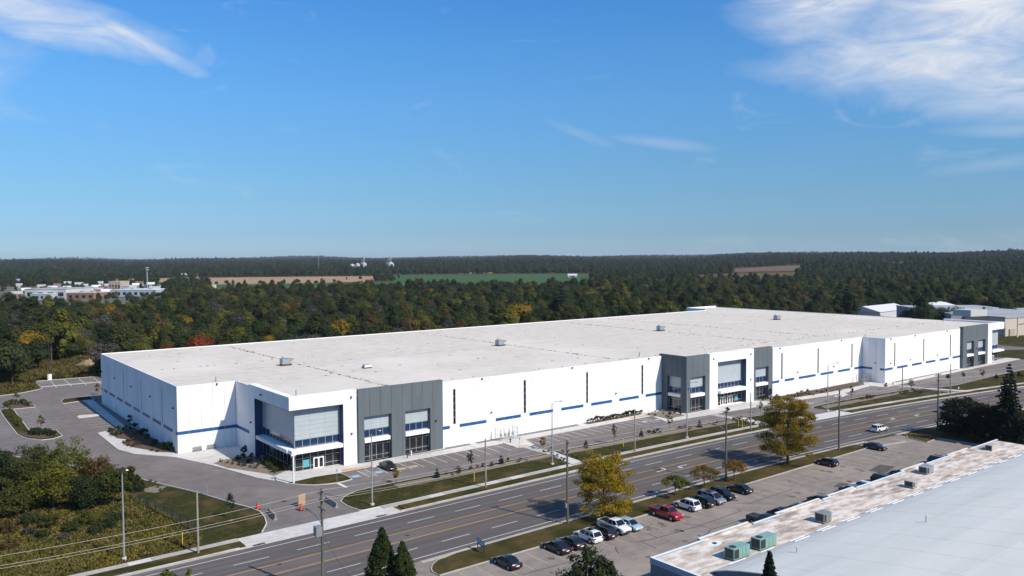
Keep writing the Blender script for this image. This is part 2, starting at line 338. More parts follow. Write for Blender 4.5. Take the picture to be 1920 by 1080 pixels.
# kerbs and gutters
mb = MB()
for x0, x1 in ((-420, -9), (17.5, 134), (150, 560)): ribslab(mb, -62.95, -63.1, -.04, .14, x0, x1)
for x0, x1 in ((-420, -9), (17.5, 134), (150, 560)): ribbon(mb, -63.1, -63.75, .012, x0, x1)
struct(mb.build('kerb', M['conc2']))
mb = MB()
for x0, x1 in ((-420, -5), (8.5, 122), (134, 560)): ribslab(mb, -84.2, -84.4, -.04, .13, x0, x1)
for x0, x1 in ((-420, -5), (8.5, 122), (134, 560)): ribbon(mb, -83.55, -84.2, .012, x0, x1)
struct(mb.build('kerb', M['conc2']))
# pavement on the north side, in slabs
pave = struct(MB().box(-1, -.9, -59.5, -59.4, -.03, -.02).build('pavement', M['conc2']))
x = -200.0
while x < 330:
    w = 3.0
    if not (-9 < x+w/2 < 17 or 134 < x+w/2 < 150): ribslab(MB(), -58.95, -60.4, -.03, .12, x, x+w-.02).build('paving_slab', M['conc2'] if random.random() < .85 else M['conc'], pave)
    x += w
# grass strip between pavement and kerb
mb = MB()
for x0, x1 in ((-420, -8), (18.5, 133), (151, 560)): ribslab(mb, -60.4, -62.95, -.04, .11, x0, x1)
struct(mb.build('grass_strip', M['verge']))
# concrete driveway aprons
mb = MB(); mb.prism([(-9, -58.9+rc(-9)), (17, -58.9+rc(17)), (17.5, -60.6), (17.6, -63.0), (18.5, -63.73), (-10, -64.1), (-9.2, -63.3), (-9, -60.6)], -.03, .018)
struct(mb.build('driveway_apron', M['conc']))
mb = MB(); mb.prism([(134, -58.9+rc(134)), (150, -58.9+rc(150)), (150.5, -63.0+rc(150)), (152, -63.7+rc(152)), (132, -63.7+rc(132)), (134, -63+rc(134))], -.03, .018)
struct(mb.build('driveway_apron', M['conc']))

# ---------------------------------------------------------------- site asphalt
kerbW = [zc(205,755), zc(240,690), zc(225,640), zc(190,600), zc(120,570), zc(0,540), zb(1480,455), zb(1200,390), zb(950,330), at(20,855), at(-80,834)]
nw = [at(-80,754), za(0,370), za(180,345), za(290,322), za(315,312), za(300,298), za(255,262), za(755,222), Vector((60,134,0)), Vector((320,125,0)), Vector((345,40,0)), Vector((345,-50,0))]
south = [(x, -58.95+rc(x)) for x in range(320, -6, -12)]
pts = [(p[0], p[1]) for p in kerbW]+[(p[0], p[1]) for p in nw]+south
lot = struct(MB().sheet(pts, 0.0).build('car_park', M['lot']))
struct(MB().curb(kerbW, .16, -.03, .13).build('kerb', M['conc']))
struct(MB().curb(nw[:8], .16, -.03, .13).build('kerb', M['conc']))
def island(name, poly, m, z=.12, kerb=True, km='conc'):
    poly = [(p[0], p[1]) for p in poly]
    o = struct(MB().prism(poly, -.03, z).build(name, M[m]))
    if kerb: struct(MB().curb(poly, .16, -.03, z+.012, closed=True).build('kerb', M[km]))
    return o
def slab(poly, z=.13, m='conc', name='concrete_walk'): return struct(MB().prism([(p[0], p[1]) for p in poly], -.03, z).build(name, M[m]))
def line(parent, a, b, w=.11, m='pw', z=.006, name='stall_line'): return MB().strip([a, b], w, z).build(name, M[m], parent)
# verges between the car park and the pavement
def verge(x0, x1, top): island('lawn_verge', top+[(x, -58.95+rc(x)) for x in [x1]+[q for q in range(300, -10, -8) if x0+2 < q < x1-2]+[x0]], 'grass', .12)
verge(13, 58.9, [zc(935,590), zc(850,560), zc(795,525), zc(820,490), zc(900,450), zc(1050,412), (33,-48.3), (45,-48.8), (60.2,-48.9)])
verge(61.6, 118.6, [(62.6,-48.9), (83,-49.6), (102.6,-50.4), (115,-51.2), (120.6,-51.8)])
verge(121.6, 134, [(123.2,-52.6), (131,-53.6), (139,-54.6), (139.5,-56.5), (137,-60)])
verge(149, 201, [(147.4,-57.2), (148.3,-55.9), (150.6,-55.2), (159.6,-55.0), (174,-55.8), (195.6,-57.9), (201.5,-60)])
verge(206, 300, [(204.3,-61.6), (214.9,-63.5), (245.6,-62.9), (268.4,-63.4), (300,-70)])
# gravel planting strip along each verge
for top in ([(24,-49.2),(60,-49.9),(59.4,-52.0),(24,-51.4)], [(63,-49.9),(100,-51.2),(118,-52.4),(117,-55),(100,-53.8),(63,-52.2)], [(152,-56.2),(196,-59),(200,-60.8),(150,-59)]):
    struct(MB().prism(top, .10, .137).build('planting_bed', M['mulch']))
# walkways across the verges
slab([(60.4,-48.7),(62.6,-48.9),(61.4,-58.9),(58.9,-58.9)], .14); slab([(120.8,-51.6),(123.1,-52.6),(121.4,-61.2),(118.7,-61.2)], .14); slab([(201.6,-59.9),(204.2,-61.5),(209,-71.5),(206,-71)], .14)
# front walks
slab([(12.4,-27.6),(46.3,-30.9),(116,-30.9),(116,-33.2),(106.6,-33.2),(106.9,-35.9),(65,-36.1),(63.6,-41.2),(60.9,-41.9),(58.8,-41.0),(59.1,-35.9),(27,-35.9),(26.6,-35.2),(20.6,-35.2),(19.7,-35.75),(15,-35.3),(9.2,-36.0),(8.4,-33.0),(9.3,-30.1)])
slab([(104.2,-43.4),(106.9,-35.9),(113.8,-33.2),(116.3,-39.6),(154,-39.9),(154,-46.6),(121.7,-44.5)])
slab([(154,-44.0),(178.4,-45.8),(195,-45.1),(202.9,-39.8),(203,-47.4),(256,-47.4),(290,-46),(300,-46),(300,-51),(250.9,-50.6),(203.7,-51.3),(195.3,-51.6),(194.6,-47.0),(178.9,-48.8),(168.2,-48.2),(154,-46.6)])
# west end: walk wrapping the corner
w_edge = [za(730,650), za(800,635), za(970,605), za(890,620)]
slab([(-9.14,33.6),(-6.9,34.6),(-4.15,35.2),(-3.4,85.1),(-.9,84.6),(-.35,36),(-.35,0.3),(12.4,0.3),(12.4,-27.5),(9.3,-30.1),(8.1,-33.1),(6.2,-28.7),(2.75,-14.6),(-1.5,-2.2),(-7.4,6.2),(-9.1,12.2)])
island('lawn_island', [za(745,368), za(600,380), za(480,393), za(458,410), za(475,428), za(620,408), (-.4,84.8),(-.4,91)], 'grass')
slab([za(575,525), za(600,517), za(740,508), za(755,518), za(590,538)], .13, name='concrete_divider')
# planting beds on the walks
def bed(poly, m='mulch', z=.15): return struct(MB().prism([(p[0], p[1]) for p in poly], .10, z).build('planting_bed', M[m]))
bed([za(805,640), za(1000,608), za(1325,800), za(1200,795), za(1000,760), za(920,735), za(960,700), za(880,692)], 'bark_m')
bed([(-2.2,36.5),(-.45,36.5),(-.45,84),(-.95,84)], 'gravel')
bed([za(1600,878), za(1700,850), za(1890,822), (12.3,-13), (13.2,-27.4), (9.2,-29.9), (8.8,-27.8), (6.95,-23.8), (4.2,-18.3)], 'mulch')
bed([(46.4,-31.45),(52.9,-31.45),(52.6,-32.9),(36.7,-32.9),(36.7,-32.4),(46.4,-32.4)], 'gravel'); bed([(54.5,-31.45),(61.5,-31.45),(61.5,-32.9),(54.3,-32.9)], 'gravel')
bed([(66.2,-31.45),(84.9,-31.45),(84.5,-33.2),(66,-33.0)], 'gravel'); bed([(87,-31.45),(107.5,-31.45),(106.6,-33.1),(87.2,-33.4)], 'bark_m')
bed([(107.4,-34.6),(114.4,-33.5),(114.2,-41.2),(107,-41.6)], 'mulch')
bed([(153.7,-40.2),(176,-40.2),(176,-45.3),(160,-44.6),(154.5,-44.0)], 'bark_m'); bed([(178,-40.2),(196,-40.2),(196,-43.4),(178,-44.6)], 'bark_m')
bed([(208,-47.75),(254,-47.75),(252,-48.7),(207,-49.1)], 'gravel')
# accessible kerb ramp strips
MB().prism([(21,-34.15),(26.9,-34.75),(26.6,-35.15),(20.7,-35.15)], .125, .136).build('tactile_strip', M['orange'], lot)
MB().prism([(100.2,-34.6),(106.7,-34.6),(106.8,-35.3),(100.2,-35.3)], .125, .136).build('tactile_strip', M['orange'], lot)
MB().prism([(60.2,-40.5),(62.3,-40.9),(62,-41.4),(60.1,-41.2)], .125, .136).build('tactile_strip', M['orange'], lot)
# stall lines, front row
for k in range(14):
    x = 29.9+k*2.68
    if x < 58: line(lot, (x, -36.1), (x-.2, -42.0))
for k in range(15):
    x = 65.3+k*2.66
    if x < 101: line(lot, (x, -36.4), (x-.2, -42.2))
def hatch(x0, x1, y0, y1, n):
    line(lot, (x0,y0), (x0-.2,y1)); line(lot, (x1,y0), (x1-.2,y1))
    for k in range(n): y = y0+(y1-y0)*(k+.3)/n; line(lot, (x0,y), (x1,y-.9), .1, name='hatch_line')
hatch(23.4, 25.0, -36.2, -41.6, 5); line(lot, (27.5,-36.7), (27.2,-41.6)); hatch(101.8, 103.6, -36.3, -42, 5)
for cx, cy in ((21.4,-39.5), (26.2,-39.6), (100.3,-39.6), (105.2,-39.8)):
    MB().prism([(cx-.85,cy-.75),(cx+.85,cy-.75),(cx+.85,cy+.75),(cx-.85,cy+.75)], .003, .006).build('stall_symbol', M['pb'], lot)
    sy = MB(); c = [(cx+.42*math.cos(t), cy-.12+.42*math.sin(t)) for t in np.linspace(2.6, 6.6, 12)]
    sy.strip(c, .12, .009); sy.strip([(cx-.15,cy+.5),(cx-.1,cy+.05),(cx+.3,cy+.05),(cx+.42,cy-.38)], .12, .0095); sy.build('stall_symbol', M['pw'], lot)
for cx, cy in ((30.9,-40.3), (33.6,-40.2)): MB().prism([(cx-.9,cy-.7),(cx+.9,cy-.7),(cx+.9,cy+.7),(cx-.9,cy+.7)], .003, .006).build('stall_symbol', M['pys'], lot)
line(lot, zc(775,385), zc(840,415), .55, name='stop_line'); line(lot, ze(1215,335), ze(1300,348), .45, name='stop_line')
for k in range(7): # zebra crossings
    y = -42.3-k*.95; line(lot, (60.2,y), (62.8,y-.5), .42, name='crossing_bar')
    y2 = -45.0-k*.95; line(lot, (119.8,y2), (122.2,y2-.5), .4, name='crossing_bar')
    y3 = -52.2-k*1.05; line(lot, (200.9+.25*k,y3), (203.2+.25*k,y3-.4), .42, name='crossing_bar')
# west stalls, trailer stalls and right-hand stalls
for k in range(13):
    if k != 6: 
        y = 82.6-k*3.45*.98; 
        if y > 59.8 or y < 56.4: line(lot, (-9.0, y), (-3.9, y-.15))
for k in range(13): y = 80.2-k*2.92; line(lot, (-21.0, y), (-15.6, y-.1))
for a, b in (((-4.56,134.5),(-5.3,117)),((-.3,135.9),(-1,116.9)),((4.1,135.4),(3.2,116.2)),((8.4,135),(7.6,116)),((13,135),(12.2,116))): line(lot, a, b, .14)
slab([(-9,122.6),(14,121.4),(14,120.4),(-9,121.6)], .10, name='concrete_divider')
for k in range(8): line(lot, (179.6+k*2.1, -46.4+.05*k), (178.6+k*2.1, -52.0), .11)
for k in range(14): line(lot, (222+k*2.7, -56.6-.12*k), (221.3+k*2.7, -62.2-.05*k), .1)
slab([(168.6,-50.2),(176.8,-48.6),(175,-51.0),(169.5,-52)], .13)
# islands in the west car park
isl = [za(0,480), za(30,530), za(130,660), za(200,690), za(310,702), za(400,692), za(468,670), za(420,628), za(230,645), za(108,480), za(100,470), za(40,468)]
island('lawn_island', isl, 'grass')
struct(MB().prism([(p[0], p[1]) for p in (za(140,655), za(235,640), za(410,632), za(445,668), za(310,692), za(200,680))], .10, .15).build('planting_bed', M['bark_m']))
island('planting_island', [za(40,462), za(100,470), za(262,455), za(262,440), za(225,433), za(60,428), za(20,445)], 'bark_m')
island('lawn_island', [zc(390,386), zc(500,398), zc(600,400), zc(700,393), zc(800,378), zc(880,358), zc(850,335), zc(785,312), zc(600,340), zc(450,375)], 'grass')
# mown lawn between the drive and the black fence
struct(MB().prism([(p[0]+dx, p[1]) for p, dx in ((zc(200,752),-.15), (zc(232,690),-.1), (zc(185,603),-.05), (zc(118,574),0), (zc(0,545),0), (zb(1480,460),0), (zb(1200,396),0), (zb(950,336),0), (zb(985,470),0), (zb(1230,640),0), (zb(1475,770),0), (zb(1485,868),0), (zb(1900,768),0))], -.06, .06).build('lawn', M['grass']))
# drains and manholes
def cover(p, r=.36, nm='manhole_cover', z=.012, par=None):
    n = 12; MB().prism([(p[0]+r*math.cos(2*math.pi*k/n), p[1]+r*math.sin(2*math.pi*k/n)) for k in range(n)], z-.01, z).build(nm, M['grate'], par or road)
M['grate'] = mat('iron_grate', (.07,.045,.038), .7, var=.3, scale=8)
for p in (zc(335,992), zc(1295,775), zd(1538,475)): cover(p)
cover(zc(370,520), .5, par=lot, z=.008); cover(za(470,545), .4, par=lot, z=.008); cover(za(815,852), .4, par=lot, z=.008); cover(zd(240,538), .5, par=lot, z=.008); cover(zc(1680,258), .4, par=lot, z=.008)
for p in (zc(1085,632), zc(1120,625), zc(165,848), zc(205,838)): MB().box(p.x-.55, p.x+.45, p.y-.3, p.y+.3, .015, .026).build('drain_grate', M['grate'], road)
for p in (zb(880,1075), zb(938,1062)): MB().box(p.x-.55, p.x+.45, p.y-.3, p.y+.3, .11, .124).build('drain_grate', M['grate'], pave)

# ---------------------------------------------------------------- south car park
spts = [(-40,-84.4+rc(-40)), (134,-84.4+rc(134)), (134,-83.58+rc(134)), (122,-83.58+rc(122)), (122,-84.4+rc(122)), (8.5,-84.4+rc(8.5)), (8.5,-83.58), (-5,-83.58), (-5,-84.4), (-40,-84.4)]
lot2 = struct(MB().sheet([(-60,-180),(-40,-84.85),(-5,-84.8),(-5,-83.8),(8.5,-83.8),(8.5,-84.6),(30,-84.4),(121,-86.1),(121,-85.1),(134,-86.5),(134,-88),(240,-110),(240,-180)], .001).build('car_park', M['oldlot']))
S = [(p[0], p[1]) for p in (zh(130,1065), zh(60,1035), zh(45,1000), zh(60,960), zh(110,915), zh(180,890))]
island('verge_island', S+[(x, -84.4+rc(x)) for x in range(14, 119, 6)]+[(117.5,-85.6),(117,-88.5),(114.8,-88.7),(89.6,-88.9),(73.7,-89.1),(47,-89.6),(24.8,-89.85)], 'verge', .13, km='conc2')
island('verge_island', [(135.2,-87.3),(134.9,-88),(132.4,-89.5),(131.4,-94.2),(137.4,-93.8),(137.7,-101.3),(139,-112),(240,-128),(240,-100),(200,-95),(170,-90.2),(152,-88.0),(140,-86.6)], 'verge', .13, km='conc2')
slab([(117.9,-88.5),(128.5,-90.6),(128.3,-91.1),(117.8,-89.1)], .13, 'conc2', 'concrete_divider')
for k in range(42):
    x = 5.0+k*2.79
    line(lot2, (x, -90.3), (x-.1, -95.8), .14, 'pys', .006)
for x in (134.3, 137, 139.7): line(lot2, (x,-95.4), (x-.3,-100.8), .11, 'pys', .006)
def crack(z, pts, w=.12): MB().strip([z(*p) for p in pts], w, .0075).build('sealed_crack', M['tar'], lot2)
crack(zi, [(0,700),(150,685),(320,650),(560,580),(800,510),(1000,440),(1260,345)]); crack(zi, [(640,730),(760,670),(880,600),(920,555),(800,510),(620,490)]); crack(zi, [(1260,345),(1210,325)])
crack(zi, [(920,555),(1060,520),(1250,450)]); crack(zi, [(120,685),(215,730),(300,770)]); crack(zi, [(1200,260),(1330,272),(1560,190),(1830,110)]); crack(zi, [(260,500),(150,545)]); crack(zi, [(340,730),(460,685)], .05)
crack(zj, [(1350,655),(1345,690),(1385,750)]); crack(zj, [(1040,755),(1110,735),(1160,700)]); crack(zj, [(0,1060),(330,970),(700,870)]); crack(zi, [(210,600),(310,650)]); crack(zj, [(1400,810),(1620,765)], .05)
crack(ze, [(1200,960),(1500,900),(1700,850)], .06); crack(ze, [(1140,860),(1300,915)], .06); crack(ze, [(1480,760),(1640,800)], .05)
MB().prism([(p[0],p[1]) for p in (ze(1710,850), ze(1800,803), ze(1915,820), ze(1840,868))], .001, .0055).build('asphalt_patch', M['patch'], lot2)
MB().prism([(p[0],p[1]) for p in (ze(1450,970), ze(1500,940), ze(1580,950), ze(1520,980))], .001, .0055).build('asphalt_patch', M['patch'], lot2)
MB().prism([(p[0],p[1]) for p in (zi(1175,505), zi(1210,488), zi(1280,498), zi(1250,515))], .001, .0055).build('asphalt_patch', M['patch'], lot2)
cover(ze(1570,930), .45, par=lot2)
M['oil'] = mat('oil_stain', (.115,.103,.094), .8, c2=(.16,.142,.127), scale=2)
for k in range(46):
    x, y = 6.4+random.randint(0,40)*2.79+random.gauss(0,.25), random.choice((-92.4,-94.6,-98.5,-101))+random.gauss(0,.8); n = 9; r = random.uniform(.25,.7)
    MB().sheet([(x+r*random.uniform(.6,1.1)*math.cos(j*6.283/n), y+r*1.3*random.uniform(.6,1.1)*math.sin(j*6.283/n)) for j in range(n)], .0045).build('oil_stain', M['oil'], lot2)
# ---------------------------------------------------------------- warehouse
WH = T('warehouse', 'huge white flat-roofed warehouse with blue bands, grey entrance blocks and navy portals', 'warehouse')
PY, QY, RY, SY = -31.31, -39.78, -39.97, -47.65; HB, HT = 14.4, 14.93
def wall(pl, u0, u1, z0, z1, pw, m, thick=.25, holes=(), name='wall_panel', n=None):
    n = n or max(1, round((u1-u0)/pw)); w = (u1-u0)/n
    for k in range(n):
        a, b = u0+k*w+.022, u0+(k+1)*w-.022; mb = MB(); boxes = []
        xs = sorted({a, b, *[h for hh in holes for h in hh[:2] if a < h < b]})
        for c, d in zip(xs, xs[1:]):
            iv = [(z0, z1)]
            for h in holes:
                if h[0] < (c+d)/2 < h[1]: iv = [q for (e, f) in iv for q in ((e, min(f, h[2])), (max(e, h[3]), f)) if q[1]-q[0] > .01]
            for e, f in iv: mb.wbox(pl, c, d, e, f, 0, thick); boxes.append((c, d, e, f))
        # pieces of a panel that do not touch are objects of their own
        grp = []
        for q in boxes:
            hit = [g_ for g_ in grp if any(abs(q[0]-o[1]) < 1e-6 and q[2] < o[3] and o[2] < q[3] for o in g_)]
            new = [q]+[o for g_ in hit for o in g_]; grp = [g_ for g_ in grp if g_ not in hit]+[new]
        for g_ in grp:
            mb = MB()
            for q in g_: mb.wbox(pl, *q, 0, thick)
            mb.build(name, M[m if m != 'white' else random.choice(('white','white','white2','white3'))], WH)
def window(pl, u0, u1, zs, d, cols, pane='glass', fr='alu', bar=.05, par=None, name='window', t=.10, rail=None):
    """framed glazing: mullion bars as the window's own mesh, each pane a child; zs are the rail heights"""
    mb = MB(); us = [u0+(u1-u0)*k/cols for k in range(cols+1)]
    for i, u in enumerate(us):
        a = u if i == 0 else u-bar/2; b = u if i == cols else u+bar/2
        if i == 0: b = u+bar
        if i == cols: a = u-bar
        mb.wbox(pl, a, b, zs[0], zs[-1], d, d+t)
    for i, z in enumerate(zs):
        a = z if i == 0 else (z-bar if i == len(zs)-1 else z-bar/2)
        for p, q in zip(us, us[1:]): mb.wbox(pl, p+bar, q-bar, a, a+bar, d+.004, d+t-.004, 1 if rail else 0)
    w = mb.build(name, [M[fr], M[rail]] if rail else M[fr], par or WH)
    for p, q in zip(us, us[1:]):
        for e, f in zip(zs, zs[1:]): MB().wbox(pl, p+bar*.4, q-bar*.4, e+bar*.4, f-bar*.4, d+.035, d+.06).build('pane', M[pane], w)
    return w
def cladding(pl, u0, u1, z0, z1, cols, rows, d):
    for i in range(cols):
        for j in range(rows):
            w, h = (u1-u0)/cols, (z1-z0)/rows
            MB().wbox(pl, u0+i*w+.012, u0+(i+1)*w-.012, z0+j*h+.012, z0+(j+1)*h-.012, d, d+.12).build('cladding_panel', M['clad'], WH)
def band(pl, u0, u1, z0=4.02, z1=4.74, n=3, par=None):
    o = MB().wbox(pl, u0, u1, z0, z1, -.012, .05).build('window_band', M['alu'], WH); w = (u1-u0)/n
    for k in range(n): MB().wbox(pl, u0+k*w+(.02 if k else 0), u0+(k+1)*w-.02, z0+.01, z1-.01, -.03, .02).build('pane', M['stripe'], o)
def slot(pl, u, w=.65, z0=4.85, z1=12.56):
    window(pl, u, u+w, [z0+(z1-z0)*k/5 for k in range(6)], .06, 1, 'glass', 'dark', .05, name='slot_window', t=.08, rail='alu')
def sdoor(pl, u, w=1.05, h=2.35):
    o = MB().wbox(pl, u, u+w, .13, h, -.03, .03).build('service_door', M['doorp'], WH); MB().wbox(pl, u+w-.2, u+w-.1, 1.1, 1.2, -.09, -.03).build('door_handle', M['dark'], o)
def wlight(pl, u, z): MB().wbox(pl, u-.14, u+.14, z-.16, z+.16, -.32, 0).build('wall_light', M['dark'], WH)
M['doorp'] = mat('door_paint', (.70,.71,.72), .5)
def canopy(pl, u0, u1, d0, d1, z0=3.95, z1=4.62):
    mb = MB(); mb.wbox(pl, u0, u1, z0, z1, d0, d1); mb.build('canopy', M['white'], WH)
def bay(pl, u0, u1, dep=.85, top=9.32, cols=4):
    cladding(pl, u0+.02, u1-.02, 6.55, top-.03, 3, 5, dep)
    window(pl, u0+.02, u1-.02, [4.9, 6.5], dep, cols, 'bglass')
    canopy(pl, u0+.03, u1-.35, -.12, dep+.08, 4.05, 4.82)
    window(pl, u0+.02, u1-.02, [.14, 1.05, 3.3, 4.0], dep, cols)
def doors(pl, u0, d):
    o = MB(); o.wbox(pl, u0-.06, u0, .14, 2.36, d-.06, d+.1); o.wbox(pl, u0+2.1, u0+2.16, .14, 2.36, d-.06, d+.1); o.wbox(pl, u0, u0+2.1, 2.28, 2.36, d-.06, d+.1)
    o = o.build('entrance_door', M['white'], WH)
    for k in range(2):
        a = u0+.02+k*1.05; f = MB()
        for e, g, h, i in ((a, a+1.01, .15, .32), (a, a+1.01, 2.12, 2.27), (a, a+.14, .32, 2.12), (a+.87, a+1.01, .32, 2.12)): f.wbox(pl, e, g, h, i, d-.05, d+.02)
        f.build('door_leaf', M['white'], o); MB().wbox(pl, a+.13, a+.88, .3, 2.14, d-.02, d+.0).build('door_glass', M['glass'], o)
# core and roof
core = [(.3,75.7),(.3,.3),(12.75,.3),(12.75,-12.8),(15.2,-12.8),(15.2,PY+3),(24,PY+3),(24,PY+1.2),(46.2,PY+1.2),(46.2,PY+.3),(116.0,PY+.3),(117.4,PY+.3),(117.4,QY+1.9),(153.2,QY+1.9),(153.2,RY+.3),(202.97,RY+.3),(202.97,SY+.3),
        (255.9,SY+.3),(255.9,SY+1.2),(277,SY+1.2),(277,SY+3),(287.5,SY+3),(287.5,-13),(289.7,-13),(289.7,87.3),(268,87.3),(268,75.7)]
MB().prism(core, .0, 13.7).build('wall_core', M['joint'], WH)
rp = [(.2,75.8),(.2,.2),(12.65,.2),(12.65,-9.9),(12.2,-9.9),(12.2,PY+.3),(26,PY+.3),(26,PY-.2),(46,PY-.2),(46.2,PY+.2),(116.2,PY+.2),(116.3,QY+.3),(153.4,QY+.3),(153.6,RY+.2),(202.8,RY+.2),(202.9,SY+.2),(255.9,SY+.2),(256,SY-.7),(290.3,SY-.7),(290.3,87.6),(267.9,87.6),(267.9,75.8)]
roofo = MB().prism(rp, 13.7, 14.22).build('roof', M['roof'], WH)
# rear parapet pieces and end walls
MB().box(0, 268, 75.75, 76, 0, HB).build('rear_wall', M['white'], WH); MB().box(267.7, 290.6, 87.5, 87.75, 0, HT+.1).build('rear_wall', M['white'], WH); MB().box(267.7, 267.95, 76, 87.5, 0, HT+.1).build('rear_wall', M['white'], WH)
MB().box(290.35, 290.6, -13, 87.5, 0, HB).build('end_wall', M['white'], WH)
# west end wall
slW = [(11.55,.4),(30.2,.4),(48.3,.4),(66.6,.4)]
wall(('y',0.0), .3, 75.7, 0, HB, 2.3, 'white', holes=[(u, u+.45, 4.85, 12.6) for u, _ in slW])
for u, _ in slW: slot(('y',0.0), u, .45)
for a, b in ((3.62,10.68),(13.07,20.03),(22.52,29.27),(31.61,38.42),(40.68,47.61),(49.77,56.66),(58.97,65.75),(67.9,72.47)): band(('y',0.0), a, b)
band(('y',0.0), .3, 1.2, n=1); band(('y',0.0), 74.6, 75.7, n=1)
for u in (2.65,21.5,39.8,58.2,74.2): wlight(('y',0.0), u, 9.45)
sdoor(('y',0.0), 32.3); sdoor(('y',0.0), 56)
# recessed corner beside the first entrance
wall(('x',0.0), 0, 12.45, 0, HB, 2.47, 'white'); band(('x',0.0), 0.0, 12.4, n=5); wall(('y',12.45), -9.75, -.02, 0, HB, 2.4, 'white'); band(('y',12.45), -9.7, -.05, n=4); sdoor(('y',12.45), -9.2)
wlight(('x',0.0), 8.4, 14.1)
# first entrance block: white corner portal
def corner_portal(xa, xb, yf, side, yb, dep=1.55, wallx=26.0):
    """portal wrapping a corner: xa outer corner, xb inner end of the opening, side plane kind 'y' or 'e', yb back end of the side opening"""
    s = 1 if side == 'y' else -1; g = xa+s*dep*1.06; pf = ('x', yf); ps = (side, xa); X = lambda a, b: (min(a, b), max(a, b))
    z1 = 12.38
    MB().box(*X(xa, xb), yf, yf+1.4, z1, HT).build('portal_header', M['white'], WH)
    MB().box(*X(xa, xa+s*1.4), yf+1.4, yb, z1, HT).build('portal_header', M['white'], WH)
    n = 2
    MB().box(*X(xb, wallx), yf, yf+1.6, 0, HT).build('portal_column', M['white'], WH)
    MB().box(*X(xa, xa+s*1.6), yb, yb+3.2, 0, HT).build('portal_column', M['white'], WH)
    MB().box(*X(xb-s*.03, xb), yf+.02, yf+1.55, .13, z1-.06).build('portal_reveal', M['navy'], WH); MB().box(*X(xa+s*.02, xa+s*1.6), yb-.03, yb, .13, z1-.06).build('portal_reveal', M['navy'], WH)
    sof = MB().box(*X(xa+s*.03, xb-s*.04), yf+.03, yf+1.52, z1-.06, z1-.004); sof.box(*X(xa+s*.03, g), yf+1.52, yb-.04, z1-.06, z1-.004); sof.build('soffit', M['navy'], WH)
    f0, f1 = X(g, xb-s*.04); s0, s1 = yf+dep, yb-.04; pg = ('x', yf+dep); pside = (side, g)
    cladding(pg, f0, f1, 6.26, z1-.07, 3, 7, 0); cladding(pside, s0+.13, s1, 6.26, z1-.07, 4, 7, 0)
    window(pg, f0, f1, [4.72, 6.22], 0, 6, 'bglass'); window(pside, s0+.13, s1, [4.72, 6.22], 0, 9, 'bglass')
    window(pg, f0, f1, [.14, .95, 2.5, 3.85], 0, 6); window(pside, s0+.13, s1, [.14, .95, 3.85], 0, 9)
    mb = MB(); mb.box(*X(xa+s*.3, xb-s*.25), yf-.25, yf+dep+.1, 3.9, 4.62); mb.box(*X(xa-s*.25+s*.3, g+s*.1), yf+dep+.1, yb-.3, 3.9, 4.62); mb.build('canopy', M['white'], WH)
    doors(pg, f0+(f1-f0)*.40, -.01)
    return pg, f0, f1
pg, f0, f1 = corner_portal(11.85, 23.02, PY, 'y', -13.0)
M['teal'] = mat('teal_poster', (.05,.30,.34), .5, c2=(.10,.38,.42), scale=3)
MB().wbox(pg, f0+1.65, f0+2.9, .7, 2.15, -.03, -.005).build('window_poster', M['teal'], WH)
for u, z in ((24.7, 13.6), (24.7, 6.3)): wlight(('x',PY), u, z)
wlight(('y',11.85), -17, 13.6); wlight(('y',11.85), -11, 7)
# grey wall with two bays
G1 = ('x', PY-.5)
wall(G1, 26.02, 46.05, 0, HT+.05, 2.5, 'grey', .9, holes=[(27.3,33.5,.13,9.32),(36.75,42.9,.13,9.32)], n=8); bay(G1, 27.3, 33.5); bay(G1, 36.75, 42.9); wlight(G1, 44.2, 6.4)
MB().box(45.75, 46.04, PY+.41, PY+.9, 0, HT).build('return_panel', M['grey'], WH)
# long front wall
sl1 = (49.03, 68.7, 88.45, 108.2); P1 = ('x', PY)
wall(P1, 46.1, 116.05, 0, HB, 2.4675, 'white', holes=[(u, u+.65, 4.85, 12.56) for u in sl1])
for u in sl1: slot(P1, u)
band(P1, 46.12, 48.12, n=1)
for k in range(6): band(P1, 50.66+k*9.86, 57.94+k*9.86)
band(P1, 109.82, 116.0)
for u in (53.12, 85.18, 108.72, 113.9): sdoor(P1, u)
for u, z in ((56.74,14.1),(83.78,14.1),(110.9,14.1),(59.25,6.26),(98.7,6.2)): wlight(P1, u, z)
# second entrance block
G2s = ('y', 116.1)
wall(G2s, QY+.9, PY+.9, 0, HT, 2.0, 'grey', .9, holes=[(-37.85,-33.2,.13,9.32)], n=4); bay(G2s, -37.85, -33.2, cols=3)
G2 = ('x', QY)
wall(G2, 116.1, 125.48, 0, HT, 2.35, 'grey', .9, holes=[(117.6,123.75,.13,9.32)], n=4); bay(G2, 117.6, 123.75); wlight(G2, 116.7, 6.5)
wall(G2, 125.5, 144.95, 0, HT-.01, 6.5, 'white', 1.6, holes=[(128.95,141.5,.13,12.4)], n=3, name='portal_panel')
MB().box(141.46, 141.5, QY+.03, QY+1.55, .13, 12.37).build('portal_reveal', M['navy'], WH); MB().box(128.95, 128.99, QY+.03, QY+1.55, .13, 12.37).build('portal_reveal', M['navy'], WH)
MB().box(129.0, 141.45, QY+.03, QY+1.55, 12.33, 12.395).build('soffit', M['navy'], WH)
PG2 = ('x', QY+1.6); cladding(PG2, 129, 141.45, 6.26, 12.32, 3, 7, 0); window(PG2, 129, 141.45, [4.72,6.22], 0, 8, 'bglass'); window(PG2, 129, 141.45, [.14,.95,2.5,3.85], 0, 8)
canopy(('x',QY), 129.05, 141.2, -1.0, 1.68, 3.95, 4.65); doors(PG2, 132.1, -.02); doors(PG2, 135.2, -.02); MB().wbox(PG2, 138.6, 139.7, .7, 2.2, -.03, -.005).build('window_poster', M['teal'], WH)
